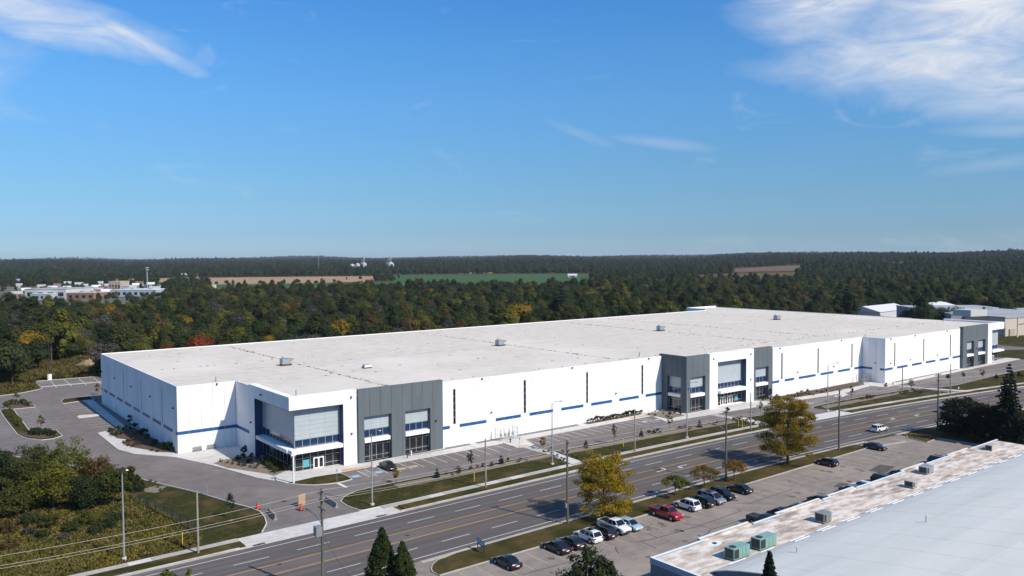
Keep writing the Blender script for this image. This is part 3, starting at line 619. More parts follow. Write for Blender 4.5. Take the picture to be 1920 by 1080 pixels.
for u, z in ((127,13.5),(143.4,13.5),(143.4,6.3)): wlight(G2, u, z)
wall(G2, 144.98, 153.56, 0, HT, 2.15, 'grey', .9, holes=[(145.8,151.95,.13,9.32)], n=4); bay(G2, 145.8, 151.95)
# second and third long walls
sl2 = (157.85, 176.75, 196.2); P2 = ('x', RY)
wall(P2, 153.6, 202.65, 0, HB, 2.46, 'white', holes=[(u, u+.65, 4.95, 12.62) for u in sl2])
for u in sl2: slot(P2, u, .65, 4.95, 12.62)
for a, b in ((153.62,156.9),(159.6,164.4),(166.8,175.8),(178.5,185.7),(188.3,195.4),(198.1,202.6)): band(P2, a, b, 4.12, 4.84)
for u, z in ((157,14.1),(190,14.1),(166,6.3),(185.7,6.3)): wlight(P2, u, z)
S3 = ('y', 202.67); wall(S3, SY+.26, RY-.02, 0, HB, 2.45, 'white', n=3); band(S3, -43.5, RY-.03, 4.12, 4.84, 2); band(S3, SY+.27, -46, 4.12, 4.84, 1); sdoor(S3, -42.1); sdoor(S3, -45.2); wlight(S3, -44.5, 6.3)
sl3 = (208.5, 228.0, 247.6); P3 = ('x', SY)
wall(P3, 202.67, 255.6, 0, HB, 2.46, 'white', holes=[(u, u+.65, 4.95, 12.62) for u in sl3])
for u in sl3: slot(P3, u, .65, 4.95, 12.62)
for a, b in ((202.7,207.6),(210.3,217.4),(220.2,227.1),(229.9,236.9),(239.9,246.8),(249.7,255.5)): band(P3, a, b, 4.12, 4.84)
for u, z in ((206,14.1),(222,14.1),(245,14.1),(206,6.3),(219,6.3),(238,6.3)): wlight(P3, u, z)
# third entrance block
G3 = ('x', SY-1.0)
wall(G3, 255.65, 276.3, 0, HT+.1, 2.6, 'grey', .9, holes=[(258.7,264.6,.13,9.5),(268.0,274.1,.13,9.5)], n=8); bay(G3, 258.7, 264.6, top=9.5); bay(G3, 268.0, 274.1, top=9.5)
MB().box(255.65, 256.0, SY-.09, SY+.3, 0, HT+.08).build('return_panel', M['grey'], WH); wlight(G3, 266.2, 6.6)
corner_portal(290.6, 279.8, SY-1.0, 'e', -30.0, wallx=276.32)
# roof details
for x in (34.9, 102.4, 170.0, 197.0, 250.0): MB().box(x-.09, x+.09, -27 if x < 150 else -33, 72, 14.221, 14.235).build('roof_seam', M['seam'], roofo)
MB().box(20, 285, 17.6, 17.85, 14.221, 14.235).build('roof_seam', M['seam'], roofo)
db = MB()
for k in range(420):
    if k < 260: x = random.choice((34.9,102.4,170,197))+random.gauss(0,.35); y = random.uniform(-27,72)
    else: x = random.uniform(4,285); y = random.choice((random.uniform(-26,72), -28.5+random.gauss(0,.5) if x > 46 else 30))
    if x > 118: y = max(y, -36)
    if x < 12.8 and y < 1: y = 5
    a, b = random.uniform(.1,.35), random.uniform(.08,.2); db.box(x-a, x+a, y-b, y+b, 14.221, 14.30)
M['leaf_dry'] = mat('dry_leaves', (.17,.13,.06), .95, var=.4, scale=1)
o = db.build('roof_debris', M['leaf_dry'], roofo); o['kind'] = 'stuff'
def roof_unit(p, label, flat=False):
    t = T('rooftop_unit', label, 'rooftop unit', (p[0], p[1], 14.22), 0, 'units along the warehouse roof'); t.scale = (.82,.82,.82)
    if flat:
        MB().box(-1.2,1.2,-.8,.8,0,.35).build('curb_frame', M['dark'], t); MB().add([(-1.3,-.9,.35),(1.3,-.9,.35),(1.3,.9,.35),(-1.3,.9,.35),(-1.0,-.65,1.05),(1.0,-.65,1.05),(1.0,.65,1.05),(-1.0,.65,1.05)],[(4,5,6,7),(0,1,5,4),(1,2,6,5),(2,3,7,6),(3,0,4,7)]).build('housing', M['galv'], t); return
    MB().box(-1.5,1.5,-1.1,1.1,0,.5).build('curb_frame', M['dark'], t)
    MB().box(-1.55,.9,-1.15,1.15,.5,2.15).build('housing', M['galv'], t)
    MB().add([(.9,-1.15,1.0),(.9,1.15,1.0),(.9,-1.15,2.1),(.9,1.15,2.1),(2.4,-1.15,1.95),(2.4,1.15,1.95)],[(2,3,5,4),(0,2,4),(1,5,3),(0,4,5,1),(0,1,3,2)]).build('intake_hood', M['galv'], t)
    MB().tube([(-.9,.3,2.1),(-.9,.3,2.7)], .35, 12).build('exhaust_stub', M['galv'], t)
    MB().wbox(('x',-1.15), -1.3, -.3, .8, 1.9, -.02, 0).build('access_panel', M['steel'], t)
roof_unit((31.4,18.1), 'galvanised rooftop unit with wedge hood on warehouse roof behind the corner portal entrance'); roof_unit((44.8,.3), 'low boxy roof vent without a hood on the warehouse roof', True)
roof_unit((99.1,18.1), 'galvanised rooftop unit with wedge hood, second along the warehouse roof seam'); roof_unit((171.4,18.5), 'galvanised rooftop unit with wedge hood on roof behind the middle entrance block'); roof_unit((244.4,20), 'galvanised rooftop unit with wedge hood, farthest along the warehouse roof seam')
for i, p in enumerate(((112,-27),(203.5,-40.5),(15.5,-26),(9,2.5))):
    MB().tube([(p[0],p[1],14.22),(p[0],p[1],15.3)], .07, 6).build('vent_pipe', M['dark'], roofo)
# gas meter enclosures
def enclosure(p, rz, label, w=5.0, d=2.0, h=2.6):
    t = T('meter_enclosure', label, 'enclosure', (p[0],p[1],.13), rz, 'meter cages against the warehouse')
    for x in (0, w/2, w):
        for y in (0, d): MB().tube([(x,y,0),(x,y,h)], .07, 6).build('post', M['steel'], t)
    for a, b in (((0,0),(w,0)),((w,0),(w,d)),((0,0),(0,d))):
        f = MB()
        for z in (.1, h*.5, h): f.tube([(*a,z),(*b,z)], .03, 5)
        L = math.dist(a,b); nn = int(L/.22)
        for k in range(1,nn): q = k/nn; x, y = a[0]+(b[0]-a[0])*q, a[1]+(b[1]-a[1])*q; f.tube([(x,y,.1),(x,y,h)], .016, 3)
        f.build('mesh_panel', M['galv'], t)
    for k in range(4):
        x = .8+k*1.1; MB().tube([(x,1.2,0),(x,1.2,1.5),(x+.5,1.2,1.5),(x+.5,1.2,.4)], .06, 6).build('gas_pipe', M['galv'], t); MB().box(x+.1,x+.5,1.0,1.4,.7,1.2).build('gas_meter', M['steel'], t)
enclosure((59.6,-34.3), 0, 'wire mesh cage around gas meters beside the fire hydrant ramp'); enclosure((197.4,-43.5), 0, 'wire mesh cage around gas meters in the inner corner of the stepped wall', 4.6, 2.4)
# ---------------------------------------------------------------- low building across the road with the pale blue roof
M['membrane'] = mat('dirty_white_membrane', (.68,.62,.555), .85, c2=(.45,.38,.315), scale=1.1, c3=(.28,.235,.20), s3=.55, lo3=.5, hi3=.68, stretch=(.35,1,1), detail=10, lo=.4, hi=.6)
M['bluewall'] = mat('blue_grey_wall', (.10,.145,.20), .6, var=.06)
M['bluefascia'] = mat('blue_fascia', (.22,.32,.40), .5)
M['blueroof'] = mat('pale_blue_metal_roof', (.625,.63,.59), .8, c2=(.56,.57,.54), scale=.25, stretch=(.2,1,1), c3=(.65,.655,.62), s3=.1, bump=.04, bscale=2)
M['coping'] = mat('white_coping', (.72,.76,.78), .5, var=.06)
M['guard'] = mat('white_guard', (.8,.82,.84), .5)
M['green'] = mat('green_unit_paint', (.19,.34,.30), .5, var=.08, scale=1.5)
M['tan'] = mat('tan_unit_paint', (.42,.39,.35), .6, var=.1)
M['seamgrey'] = mat('roof_seam_grey', (.44,.46,.46), .8)
SB = T('roadside_building', 'low building with pale blue metal roof and stained white flat roof strip along its front', 'building', (24.2,-111.5,0))
def sb(mb, name, m, par=None, **k):
    mb.v = [(x-24.2, y+111.5, z) for x, y, z in mb.v]; return mb.build(name, M[m], par or SB, **k)
sb(MB().box(24.2,123,-118.9,-111.5,0,4.62), 'front_wall', 'bluewall')
fr = sb(MB().prism([(24.3,-119.3),(24.3,-111.6),(122.9,-111.6),(122.9,-119.3)], 4.62, 4.8), 'flat_roof', 'membrane')
sb(MB().box(24.15,24.42,-119.2,-111.45,4.3,5.0), 'parapet', 'bluefascia'); sb(MB().box(24.13,24.45,-119.2,-111.43,5.0,5.04), 'coping', 'coping')
jog = [(24.2,33.8,0),(33.8,44.2,.75),(44.2,50.3,-.05),(50.3,61.3,.6),(61.3,63.6,.0),(63.6,71.0,.6),(71,86,.1),(86,94,.7),(94,103,.15),(103,111,.65),(111,122.95,.1)]
for a, b, j in jog:
    y = -111.55+j; sb(MB().box(a+.01,b-.01,y-.2,y,3.7,5.0), 'fascia_panel', 'bluefascia'); sb(MB().box(a,b-.02,y-.28,y+.03,5.0,5.045), 'coping', 'coping')
    if j > .3: sb(MB().box(a+.02,b-.02,-111.6,y-.2,4.75,4.97), 'canopy_roof', 'membrane')
for k in range(16): 
    sb(MB().box(27+k*6,30.5+k*6,-111.5,-111.44,.9,2.8), 'shop_window', 'glass')
prof = [(-118.75,4.95),(-119.5,5.32),(-120.9,5.82),(-122.9,6.35),(-125,6.8),(-130,7.75),(-136,8.75),(-142,9.6),(-149,10.4),(-158,11.2),(-169,11.9),(-182,12.4)]
for (y0,z0),(y1,z1) in zip(prof, prof[1:]):
    mb = MB(); x0, x1 = 26.3, 230
    mb.add([(x0,y0,z0),(x1,y0,z0),(x1,y1,z1-.004),(x0,y1,z1-.004),(x0,y0,z0-.12),(x1,y0,z0-.12),(x1,y1,z1-.13),(x0,y1,z1-.13)],[(3,2,1,0),(4,5,6,7),(0,1,5,4),(1,2,6,5),(2,3,7,6),(3,0,4,7)][:1]+[(7,6,5,4),(4,5,1,0),(5,6,2,1),(6,7,3,2),(7,4,0,3)])
    sb(mb, 'roof_panel', 'blueroof')
for (y1, z1) in (prof[3], prof[5], prof[7]): sb(MB().box(26.3,230,y1-.035,y1+.035,z1-.02,z1+.012), 'roof_seam', 'seamgrey')
for k in range(34):
    x = 29.3+k*6.05; rb = MB()
    for (y0,z0),(y1,z1) in zip(prof, prof[1:]): rb.add([(x-.03,y0,z0+.009),(x+.03,y0,z0+.009),(x+.03,y1,z1+.009),(x-.03,y1,z1+.009),(x-.04,y0,z0-.02),(x+.04,y0,z0-.02),(x+.04,y1,z1-.02),(x-.04,y1,z1-.02)],[(3,2,1,0),(0,4,7,3),(1,2,6,5)])
    sb(rb, 'roof_rib', 'blueroof')
hw = MB(); hw.add([(26.6,y,0) for y, z in prof]+[(26.6,y,z-.14) for y, z in prof], [(i+1,i,len(prof)+i,len(prof)+i+1) for i in range(len(prof)-1)]); sb(hw, 'gable_wall', 'bluewall')
sb(MB().box(26.6,230,-119.3,-119.05,0,4.9), 'front_wall', 'bluewall')
for k in range(14):
    x = 41.3+k*6.05
    if k == 0: sb(MB().box(x-12.2,x-9.0,-119.32,-119.24,5.28,5.35), 'snow_guard', 'guard'); sb(MB().box(x-6.1,x-3.4,-119.32,-119.24,5.28,5.35), 'snow_guard', 'guard')
    if x < 228: sb(MB().box(x,x+3.25,-119.32,-119.24,5.28,5.35), 'snow_guard', 'guard'); sb(MB().box(x-.5,x+2.75,-120.35,-120.27,5.66,5.73), 'snow_guard', 'guard')
for k in range(12):
    x = 50.6+k*6.05; y = -142.4; sb(MB().box(x,x+3.2,y-.05,y+.03,9.64,9.72), 'snow_guard', 'guard'); sb(MB().box(x-.6,x+2.6,y-1.2,y-1.12,9.78,9.86), 'snow_guard', 'guard')
for p in ((1494,1046,5.9),(1736,985,7.3)):
    q = at(*p); sb(MB().tube([(q.x,q.y,p[2]-.3),(q.x,q.y,p[2]+1.25)], .07, 6).tube([(q.x,q.y,p[2]+1.2),(q.x+.22,q.y,p[2]+1.3)], .05, 5), 'vent_pipe', 'steel')
cab = [at(1657,957,5.9), at(1700,958,6.4), at(1740,964,6.9), at(1767,970,7.3), at(1737,984,7.4)]
sb(MB().tube([(c.x,c.y,c.z+.05) for c in cab], .02, 4), 'roof_cable', 'tar')
def ac_unit(x0, x1, y0, y1, h, m, label, fan=True, z=4.8):
    t = T('rooftop_unit', label, 'rooftop unit', (x0,y0,z), 0, 'units on the flat roof strip'); w, d = x1-x0, y1-y0
    MB().box(.05,w-.05,.05,d-.05,0,.12).build('base_rail', M['dark'], t); MB().box(0,w,0,d,.12,h).build('housing', M[m], t)
    MB().box(-.03,0,.12,d-.12,.25,h-.12).build('coil_grille', M['dark'], t); MB().wbox(('x',0), .1, w*.32, .25, h-.12, -.02, 0).build('coil_grille', M['dark'], t)
    if fan: MB().tube([(w*.22,d*.5,h),(w*.22,d*.5,h+.06)], .42, 16).build('fan_guard', M['dark'], t)
    for k in range(1,3): MB().wbox(('x',0), w*(.3+.23*k)-.015, w*(.3+.23*k)+.015, .2, h-.05, -.012, 0).build('panel_joint', M['dark'], t)
ac_unit(31.3,34.4,-118.3,-116.9,1.45,'green','pale green air conditioning unit on flat roof beside the columnar cedar'); ac_unit(36.6,40.0,-118.25,-116.85,1.45,'green','pale green air conditioning unit, second from the corner of the flat roof')
def ac_px(px0, px1, py, h, m, label, fan=False, d=1.4):
    a, b = at(px0, py, 4.8), at(px1, py, 4.8); x0 = a.x; w = (px1-px0)/CF*(a-CAM).length*.8; ac_unit(x0, x0+w, a.y, a.y+d, h, m, label, fan)
ac_px(1545,1574,983,1.35,'galv','light grey cooling unit on flat roof with dark louvred side'); ac_px(1712,1732,917,1.1,'tan','small tan cooling unit on flat roof near the blue roof edge'); ac_px(1738,1767,891,1.25,'steel','long dark grey cooling unit on stained flat roof')
a = at(1860,846,4.8); t = T('rooftop_unit', 'tan wedge-shaped duct hood on the bright end of the flat roof', 'rooftop unit', (a.x,a.y,4.8), 0, 'units on the flat roof strip')
MB().add([(0,0,0),(3.4,0,0),(3.4,1.2,0),(0,1.2,0),(0,0,1.0),(2.6,0,1.0),(2.6,1.2,1.0),(0,1.2,1.0)],[(3,2,1,0),(4,5,6,7),(0,1,5,4),(1,2,6,5),(2,3,7,6),(3,0,4,7)]).build('housing', M['tan'], t); MB().box(-.03,0,.1,1.1,.1,.9).build('louvre', M['dark'], t)
a = at(1339,1059,4.8); t = T('roof_drain', 'round roof drain on a white patch of the flat roof', 'drain', (at(1340,1019,4.8).x, at(1340,1019,4.8).y, 4.8)); MB().prism([(1.1*math.cos(k*.5236),.7*math.sin(k*.5236)) for k in range(12)], 0, .012).build('flashing', M['coping'], t); MB().tube([(0,0,.01),(0,0,.1)], .28, 12).build('strainer', M['dark'], t)

# ---------------------------------------------------------------- poles, lamps, wires
def street_light(p, label, h=12.0, arm=2.4):
    t = T('street_light', label, 'street light', (p[0],p[1],.1), 0, 'tall steel street lights along the north pavement')
    MB().tube([(0,0,-.1),(0,0,.28)], .36, 12).build('footing', M['conc'], t); MB().tube([(0,0,.28),(0,0,h*.5),(0,0,h)], [.14,.115,.075], 10).build('pole', M['steel'], t)
    MB().tube([(0,0,h-.1),(0,-arm*.3,h+.55),(0,-arm,h+.95)], [.05,.045,.04], 6).build('arm', M['steel'], t)
    MB().add([(-.14,-arm+.1,h+.9),(.14,-arm+.1,h+.9),(.16,-arm-.75,h+.98),(-.16,-arm-.75,h+.98),(-.1,-arm+.1,h+1.05),(.1,-arm+.1,h+1.05),(.1,-arm-.7,h+1.1),(-.1,-arm-.7,h+1.1)],[(3,2,1,0),(4,5,6,7),(0,1,5,4),(1,2,6,5),(2,3,7,6),(3,0,4,7)]).build('lamp_head', M['galv'], t)
for p, l in ((zb(932,960), 'grey steel street light standing in the weedy field'), (zc(1032,552), 'grey steel street light on verge in front of the grey bays'), (zd(942,527), 'grey steel street light beside the concrete walkway to the hydrant'),
             (ze(352,608), 'grey steel street light on verge in front of the middle entrance block'), (ze(1407,405), 'grey steel street light on verge beyond the large orange-brown tree')): street_light(p, l)
# short wooden poles on the north side
for p, hp, l in ((zb(1487,912), 8.93, 'pale wooden pole beside the yellow marker post and black fence'), (zd(443,698), 8.8, 'wooden pole on the grass strip near the white slot-window wall'), (zd(1560,430), 8.8, 'wooden pole on grass strip opposite the hedge row'),
                 (ze(830,545), 8.8, 'wooden pole on grass strip next to the two yellow posts'), (zg(703,605), 7.6, 'wooden pole in planting bed near the stepped wall corner'), (zg(1183,660), 9.5, 'slim wooden pole before the farthest white wall')):
    t = T('wooden_pole', l, 'pole', (p[0],p[1],.0), 0, 'short wooden poles along the north verge')
    MB().tube([(0,0,-.2),(0,0,hp*.5),(0,0,hp)], [.17,.15,.12], 9).build('shaft', M['pole2'], t); MB().tube([(0,0,hp),(0,0,hp+.05)], .13, 9).build('pole_cap', M['galv'], t)
    if l.startswith('wooden pole in planting'): MB().box(-.25,.25,-.05,.05,hp-.5,hp-.1).build('crossarm', M['pole'], t)
    MB().box(-.10,.10,-.19,-.13,1.4,1.75).build('tag_plate', M['galv'], t)
# utility poles and wires on the south side
poles = [(-44.5,-85.5,13.1),(-6.2,-85.3,13.1),(34.4,-85.0,13.1),(73.0,-85.3,13.1),(110.1,-85.9,13.15),(146.5,-89.6,13.3),(184,-95.5,13.3)]
PL = ['', 'utility pole with grey cabinet and lamp arm near the pair of cedars', 'utility pole at the verge beside the golden tree', 'utility pole between the two small orange umbrella trees', 'utility pole past the large orange-brown tree', 'utility pole with crossarms by the dark pines', '']
for (x, y, hp), l in zip(poles, PL):
    if not l: continue
    t = T('utility_pole', l, 'utility pole', (x,y,0), 0, 'wooden utility poles along the south verge')
    MB().tube([(0,0,-.2),(0,0,hp*.5),(0,0,hp)], [.20,.175,.135], 10).build('shaft', M['pole'], t)
    for z in (hp-.35, hp-1.6): MB().box(-.06,.06,-.5,.5,z-.06,z+.06).build('bracket', M['pole'], t)
    for y2, z in ((-.45,hp-.2),(.45,hp-1.45),(-.45,hp-1.45)): MB().tube([(0,y2,z-.12),(0,y2,z+.1)], .05, 6).build('insulator', M['galv'], t)
    if 'cabinet' in l:
        MB().box(-.95,-.2,-.45,.45,7.3,8.5).build('cabinet', M['galv'], t); MB().tube([(0,0,8.6),(-.4,1.2,9.6),(-.7,2.6,9.9)], .04, 6).build('lamp_arm', M['steel'], t); MB().box(-.85,-.6,2.3,3.0,9.85,10.0).build('lamp_head', M['galv'], t)
        MB().box(-.05,.05,-1.1,1.1,10.5,10.62).build('crossarm', M['pole'], t); MB().tube([(.12,0,7.2),(.5,-3.0,5),(1.8,-12,-2.0+2)], .022, 5).build('guy_wire', M['dwire'], t)
    elif 'crossarms' in l:
        for z in (12.9, 10.6): MB().box(-1.7,1.7,-.07,.07,z,z+.14).build('crossarm', M['pole'], t)
        MB().box(-.16,.16,-.28,-.2,3.6,4.4).build('notice_board', M['orange'], t)
    else: MB().tube([(0,.1,9.2),(0,1.6,9.9),(0,2.8,10.1)], .04, 6).build('lamp_arm', M['steel'], t); MB().box(-.14,.14,2.6,3.3,10.05,10.2).build('lamp_head', M['galv'], t)
    if 'golden' in l: MB().box(-.45,-.2,-.15,.15,2.6,3.3).build('meter_box', M['galv'], t)
for k, (dy, dz, l, m) in enumerate(((-.45,-.1,'topmost overhead wire strung along the south utility poles','wire'),(.45,-1.35,'overhead wire below the topmost one on the south utility poles','wire'),(-.45,-1.35,'lower overhead wire on the road-far side of the south utility poles','wire'),(.1,-3.2,'thin dark service cable strung low on the utility poles','dwire'))):
    mb = MB()
    for (x0,y0,h0),(x1,y1,h1) in zip(poles, poles[1:]):
        pts = []
        for i in range(13):
            s = i/12; pts.append((x0+(x1-x0)*s, y0+(y1-y0)*s+dy, h0+(h1-h0)*s+dz-4*s*(1-s)*.55))
        mb.tube(pts, .015 if m == 'wire' else .012, 4, caps=False)
    tag(mb.build('overhead_wire', M[m]), l, 'wire')

# ---------------------------------------------------------------- small street things
M['yellow'] = mat('yellow_post_paint', (.62,.45,.03), .5); M['hyd'] = mat('hydrant_red', (.16,.025,.02), .5)
M['barrel'] = mat('orange_plastic', (.45,.075,.025), .5); M['wht'] = mat('white_plastic', (.75,.75,.74), .5); M['ply'] = mat('plywood', (.40,.28,.19), .8, var=.12, scale=2); M['barrier'] = mat('concrete_barrier', (.36,.31,.285), .9, c2=(.26,.22,.2), scale=1.2)
for p, l in ((zb(1369,855), 'yellow marker post in the weedy field by the pale wooden pole'), (zd(357,655), 'yellow marker post on lawn beside the first wooden pole of the white wall'), (zd(1475,395), 'yellow marker post on lawn opposite the hedge row'), (ze(738,520), 'yellow marker post on lawn, left of a pair by the walkway'), (ze(767,530), 'yellow marker post next to the walkway, second of a pair'), (zg(1082,640),'yellow marker post on the lawn behind the crossarm pole')):
    t = T('marker_post', l, 'post', (p[0],p[1],.05), 0, 'yellow marker posts'); MB().tube([(0,0,-.1),(0,0,2.0)], .06, 8).build('shaft', M['yellow'], t); MB().tube([(0,0,2.0),(0,0,2.14)], .075, 8).build('cap', M['dark'], t)
for p, l in ((zd(628,362), 'dark red fire hydrant on concrete beside the meter cage'), (zg(610,543), 'dark red fire hydrant near the corner of the stepped wall')):
    t = T('fire_hydrant', l, 'hydrant', (p[0],p[1],.13), 0, 'hydrants'); MB().tube([(0,0,0),(0,0,.08),(0,0,.09),(0,0,.75),(0,0,.9),(0,0,1.0)], [.2,.2,.14,.14,.12,.03], 10).build('barrel', M['hyd'], t)
    for s in (-1,1): MB().tube([(s*.1,0,.6),(s*.28,0,.6)], .075, 8).build('outlet', M['hyd'], t)
for p, l in ((zc(173,582), 'orange traffic barrel beside the tilted concrete barrier'), (zc(497,588), 'orange traffic barrel in front of the plywood board')):
    t = T('traffic_barrel', l, 'barrel', (p[0],p[1],.0), 0, 'orange traffic barrels'); MB().tube([(0,0,0),(0,0,.1)], .42, 12).build('rubber_base', M['rubber'], t); MB().tube([(0,0,.1),(0,0,.55),(0,0,1.05),(0,0,1.12)], [.33,.29,.25,.12], 14).build('drum', M['barrel'], t)
    for z in (.4,.8): MB().tube([(0,0,z-.06),(0,0,z+.06)], [.325-.075*z,.31-.075*z], 14, caps=False).build('reflective_band', M['wht'], t)
p = zc(505,562); t = T('plywood_board', 'tall plywood board propped behind an orange traffic barrel', 'board', (p[0]+.2,p[1]+.5,0), R(20)); MB().box(-.75,.75,-.03,.03,.1,2.0).build('panel', M['ply'], t)
for s in (-.6,.6): MB().tube([(s,.05,.0),(s,.03,1.9)], .035, 5).build('leg', M['ply'], t); MB().tube([(s,.7,0),(s,.05,1.2)], .03, 5).build('brace', M['ply'], t)
def barrier(a, b, l):
    v = Vector((b[0]-a[0], b[1]-a[1])); L = v.length; t = T('concrete_barrier', l, 'barrier', (a[0],a[1],0), math.atan2(v.y, v.x), 'concrete barriers across the drive')
    sec = [(-.3,0),(.3,0),(.3,.12),(.12,.4),(.08,.85),(-.08,.85),(-.12,.4),(-.3,.12)]; mb = MB(); n = len(sec)
    mb.add([(0,y,z) for y, z in sec]+[(L,y,z) for y, z in sec], [tuple(range(n-1,-1,-1)), tuple(range(n,2*n))]+[(i,(i+1)%n,n+(i+1)%n,n+i) for i in range(n)]); mb.build('body', M['barrier'], t)
    for x in (L*.25, L*.75): MB().box(x-.15,x+.15,-.305,.305,.0,.05).build('lift_slot', M['dark'], t)
barrier(zc(255,605), zc(308,662), 'grey concrete barrier standing beside the mesh fence panels'); barrier(zc(682,515), zc(768,570), 'brownish concrete barrier closing the drive beside the lawn verge')
t = T('mesh_fence', 'temporary wire mesh fence panels standing behind the concrete barrier', 'fence', tuple(zc(172,570)))
e1 = zc(290,598)-zc(172,570); mb = MB()
for s in (0,.5,1): MB().tube([(e1.x*s,e1.y*s,0),(e1.x*s,e1.y*s,2.3)], .025, 5).build('post', M['galv'], t)
for k in range(25): s = k/24; mb.tube([(e1.x*s,e1.y*s,.15),(e1.x*s,e1.y*s,1.8)], .005, 3)
for z in (.15,.6,1.2,1.8): mb.tube([(0,0,z),(e1.x,e1.y,z)], .01, 4)
mb.build('mesh_panel', M['galv'], t)
# sign posts
def post_sign(p, h, l, m='wht', w=.32, hh=.45, z0=.1):
    t = T('sign_post', l, 'sign', (p[0],p[1],z0), R(-25), 'small signs on posts'); MB().tube([(0,0,-.1),(0,0,h)], .035, 6).build('post', M['steel'], t); MB().box(-w/2,w/2,-.05,-.035,h-hh-.05,h-.05).build('sign_plate', M[m], t)
post_sign(zc(767,375), 2.3, 'small parking sign on post beside the lawn island', 'pb'); post_sign(zb(1555,478), 2.0, 'small grey sign on post at the edge of the west drive', 'galv'); post_sign(za(1697,925), 2.1, 'small grey sign on post next to the corner planting bed', 'galv'); post_sign(ze(878,420), 2.2, 'small dark red sign on post near the middle entrance', 'hyd'); post_sign(zg(1265,640), 2.2, 'small white sign on post on the far lawn')
post_sign(zd(697,398), 2.2, 'small white sign on post at the zebra crossing', 'galv'); post_sign(zd(1523,180), 1.6, 'small white sign at the orange tactile strip by the hedge'); post_sign(zd(1625,165), 1.6, 'small white sign at the end of the hedge row')
# corner pillar in front of the portal
p = zc(443,388); t = T('lamp_pillar', 'white steel pillar lamp standing at the glazed corner entrance', 'lamp', (p[0],p[1],.1)); hp = height_at(p, 853); MB().tube([(0,0,-.1),(0,0,hp)], .16, 10).build('pillar', M['wht'], t); MB().box(-.45,.45,-.1,.1,hp-.25,hp).build('lamp_arm', M['wht'], t)
for s in (-.4,.4): MB().tube([(s,0,hp-.45),(s,0,hp-.2)], .12, 8).build('lamp_head', M['galv'], t)
# bollards and standpipe by the bays
for p, l in ((zc(1152,190),'short white bollard at the first grey bay'), (zc(1325,182),'short white bollard at the second grey bay')):
    t = T('bollard', l, 'bollard', (p[0],p[1],.13), 0, 'bollards at the grey bays'); MB().tube([(0,0,0),(0,0,1.05),(0,0,1.12)], [.12,.12,.05], 10).build('shaft', M['wht'], t); MB().tube([(0,0,0),(0,0,.04)], .2, 10).build('base_plate', M['steel'], t)
p = zc(1295,200); t = T('standpipe', 'dark fire department standpipe between the grey bays', 'standpipe', (p[0],p[1],.13)); MB().tube([(0,0,0),(0,0,1.2)], .1, 8).build('riser', M['dark'], t)
for s in (-1,1): MB().tube([(0,0,1.05),(s*.25,-.15,1.0)], .07, 8).build('inlet', M['dark'], t)
p = zc(1120,210); t = T('standpipe', 'tall dark post standing behind the parked black car', 'post', (p[0],p[1],.13)); MB().tube([(0,0,0),(0,0,2.2)], .06, 8).build('riser', M['dark'], t); MB().box(-.15,.15,-.08,-.05,1.7,2.2).build('plate', M['dark'], t)
# benches on the corner plaza
for x, l in ((3.0,'grey slatted bench against white wall, nearer the building corner'), (5.95,'grey slatted bench against white wall, half in shadow')):
    t = T('bench', l, 'bench', (x,-.75,.13), 0, 'benches on the corner plaza')
    for k in range(4): MB().box(0,1.9,.02+k*.13,.12+k*.13,.44,.47).build('seat_slat', M['galv'], t)
    for k in range(3): MB().box(0,1.9,.55,.58,.58+k*.14,.68+k*.14).build('back_slat', M['galv'], t)
    for xx in (.2,1.7): MB().box(xx-.04,xx+.04,.05,.52,0,.44).build('leg', M['steel'], t); MB().box(xx-.03,xx+.03,.52,.55,.4,.98).build('back_support', M['steel'], t)
# black fence on the lawn
fp = [zb(x, y) for x, y in ((990,500),(1050,545),(1108,572),(1168,600),(1230,640),(1293,668),(1353,700),(1410,728),(1470,762))]
t = T('chain_link_fence', 'black chain link fence between the weedy field and the mown lawn', 'fence', tuple(fp[0]))
for i, p in enumerate(fp):
    q = p-fp[0]; MB().tube([(q.x,q.y,-.1),(q.x,q.y,1.85)], .045, 6).build('post', M['dark'], t)
    if i:
        o = fp[i-1]-fp[0]; f = MB()
        for z in (.08,1.8): f.tube([(o.x,o.y,z),(q.x,q.y,z)], .025, 5)
        for k in range(1,26): s = k/26; x, y = o.x+(q.x-o.x)*s, o.y+(q.y-o.y)*s; f.tube([(x,y,.08),(x,y,1.8)], .007, 3, caps=False)
        for k in range(1,9): f.tube([(o.x,o.y,.08+k*.2),(q.x,q.y,.08+k*.2)], .006, 3, caps=False)
        f.build('mesh_panel', M['dark'], t)
# large sign at the verge
M['sblue'] = mat('sign_blue', (.03,.20,.46), .5); M['slight'] = mat('sign_pale_blue', (.66,.73,.79), .5)
a, b = zh(510,800), zh(575,850); v = b-a; w = v.length; t = T('leasing_sign', 'blue and white property sign on two posts at the verge end', 'sign', (a.x,a.y,.13), math.atan2(v.y,v.x))
hp = height_at(a, 880+690/5.333)
for x in (0, w): MB().box(x-.06,x+.06,-.06,.06,-.15,hp).build('post', M['dark'], t)
MB().box(.02,w-.02,-.05,.05,hp*.48,hp*.94).build('sign_panel', M['slight'], t)
for y0, y1 in ((-.065,-.05),(.05,.065)): MB().box(.03,w-.03,y0,y1,hp*.48,hp*.63).build('sign_band', M['sblue'], t)
MB().box(.0,w,-.04,.04,hp*.94,hp*.985).build('top_rail', M['dark'], t)
for y0, y1 in ((-.062,-.05),(.05,.062)):
    for k, (x0, x1) in enumerate(((.12,.5),(.55,.9))): MB().box(w*x0,w*x1,y0,y1,hp*.86,hp*.90).build('sign_lettering', M['dark'], t)
    for k in range(3): MB().box(w*.15,w*(.75-.1*k),y0,y1,hp*(.78-.045*k),hp*(.80-.045*k)).build('sign_lettering', M['sblue'], t)
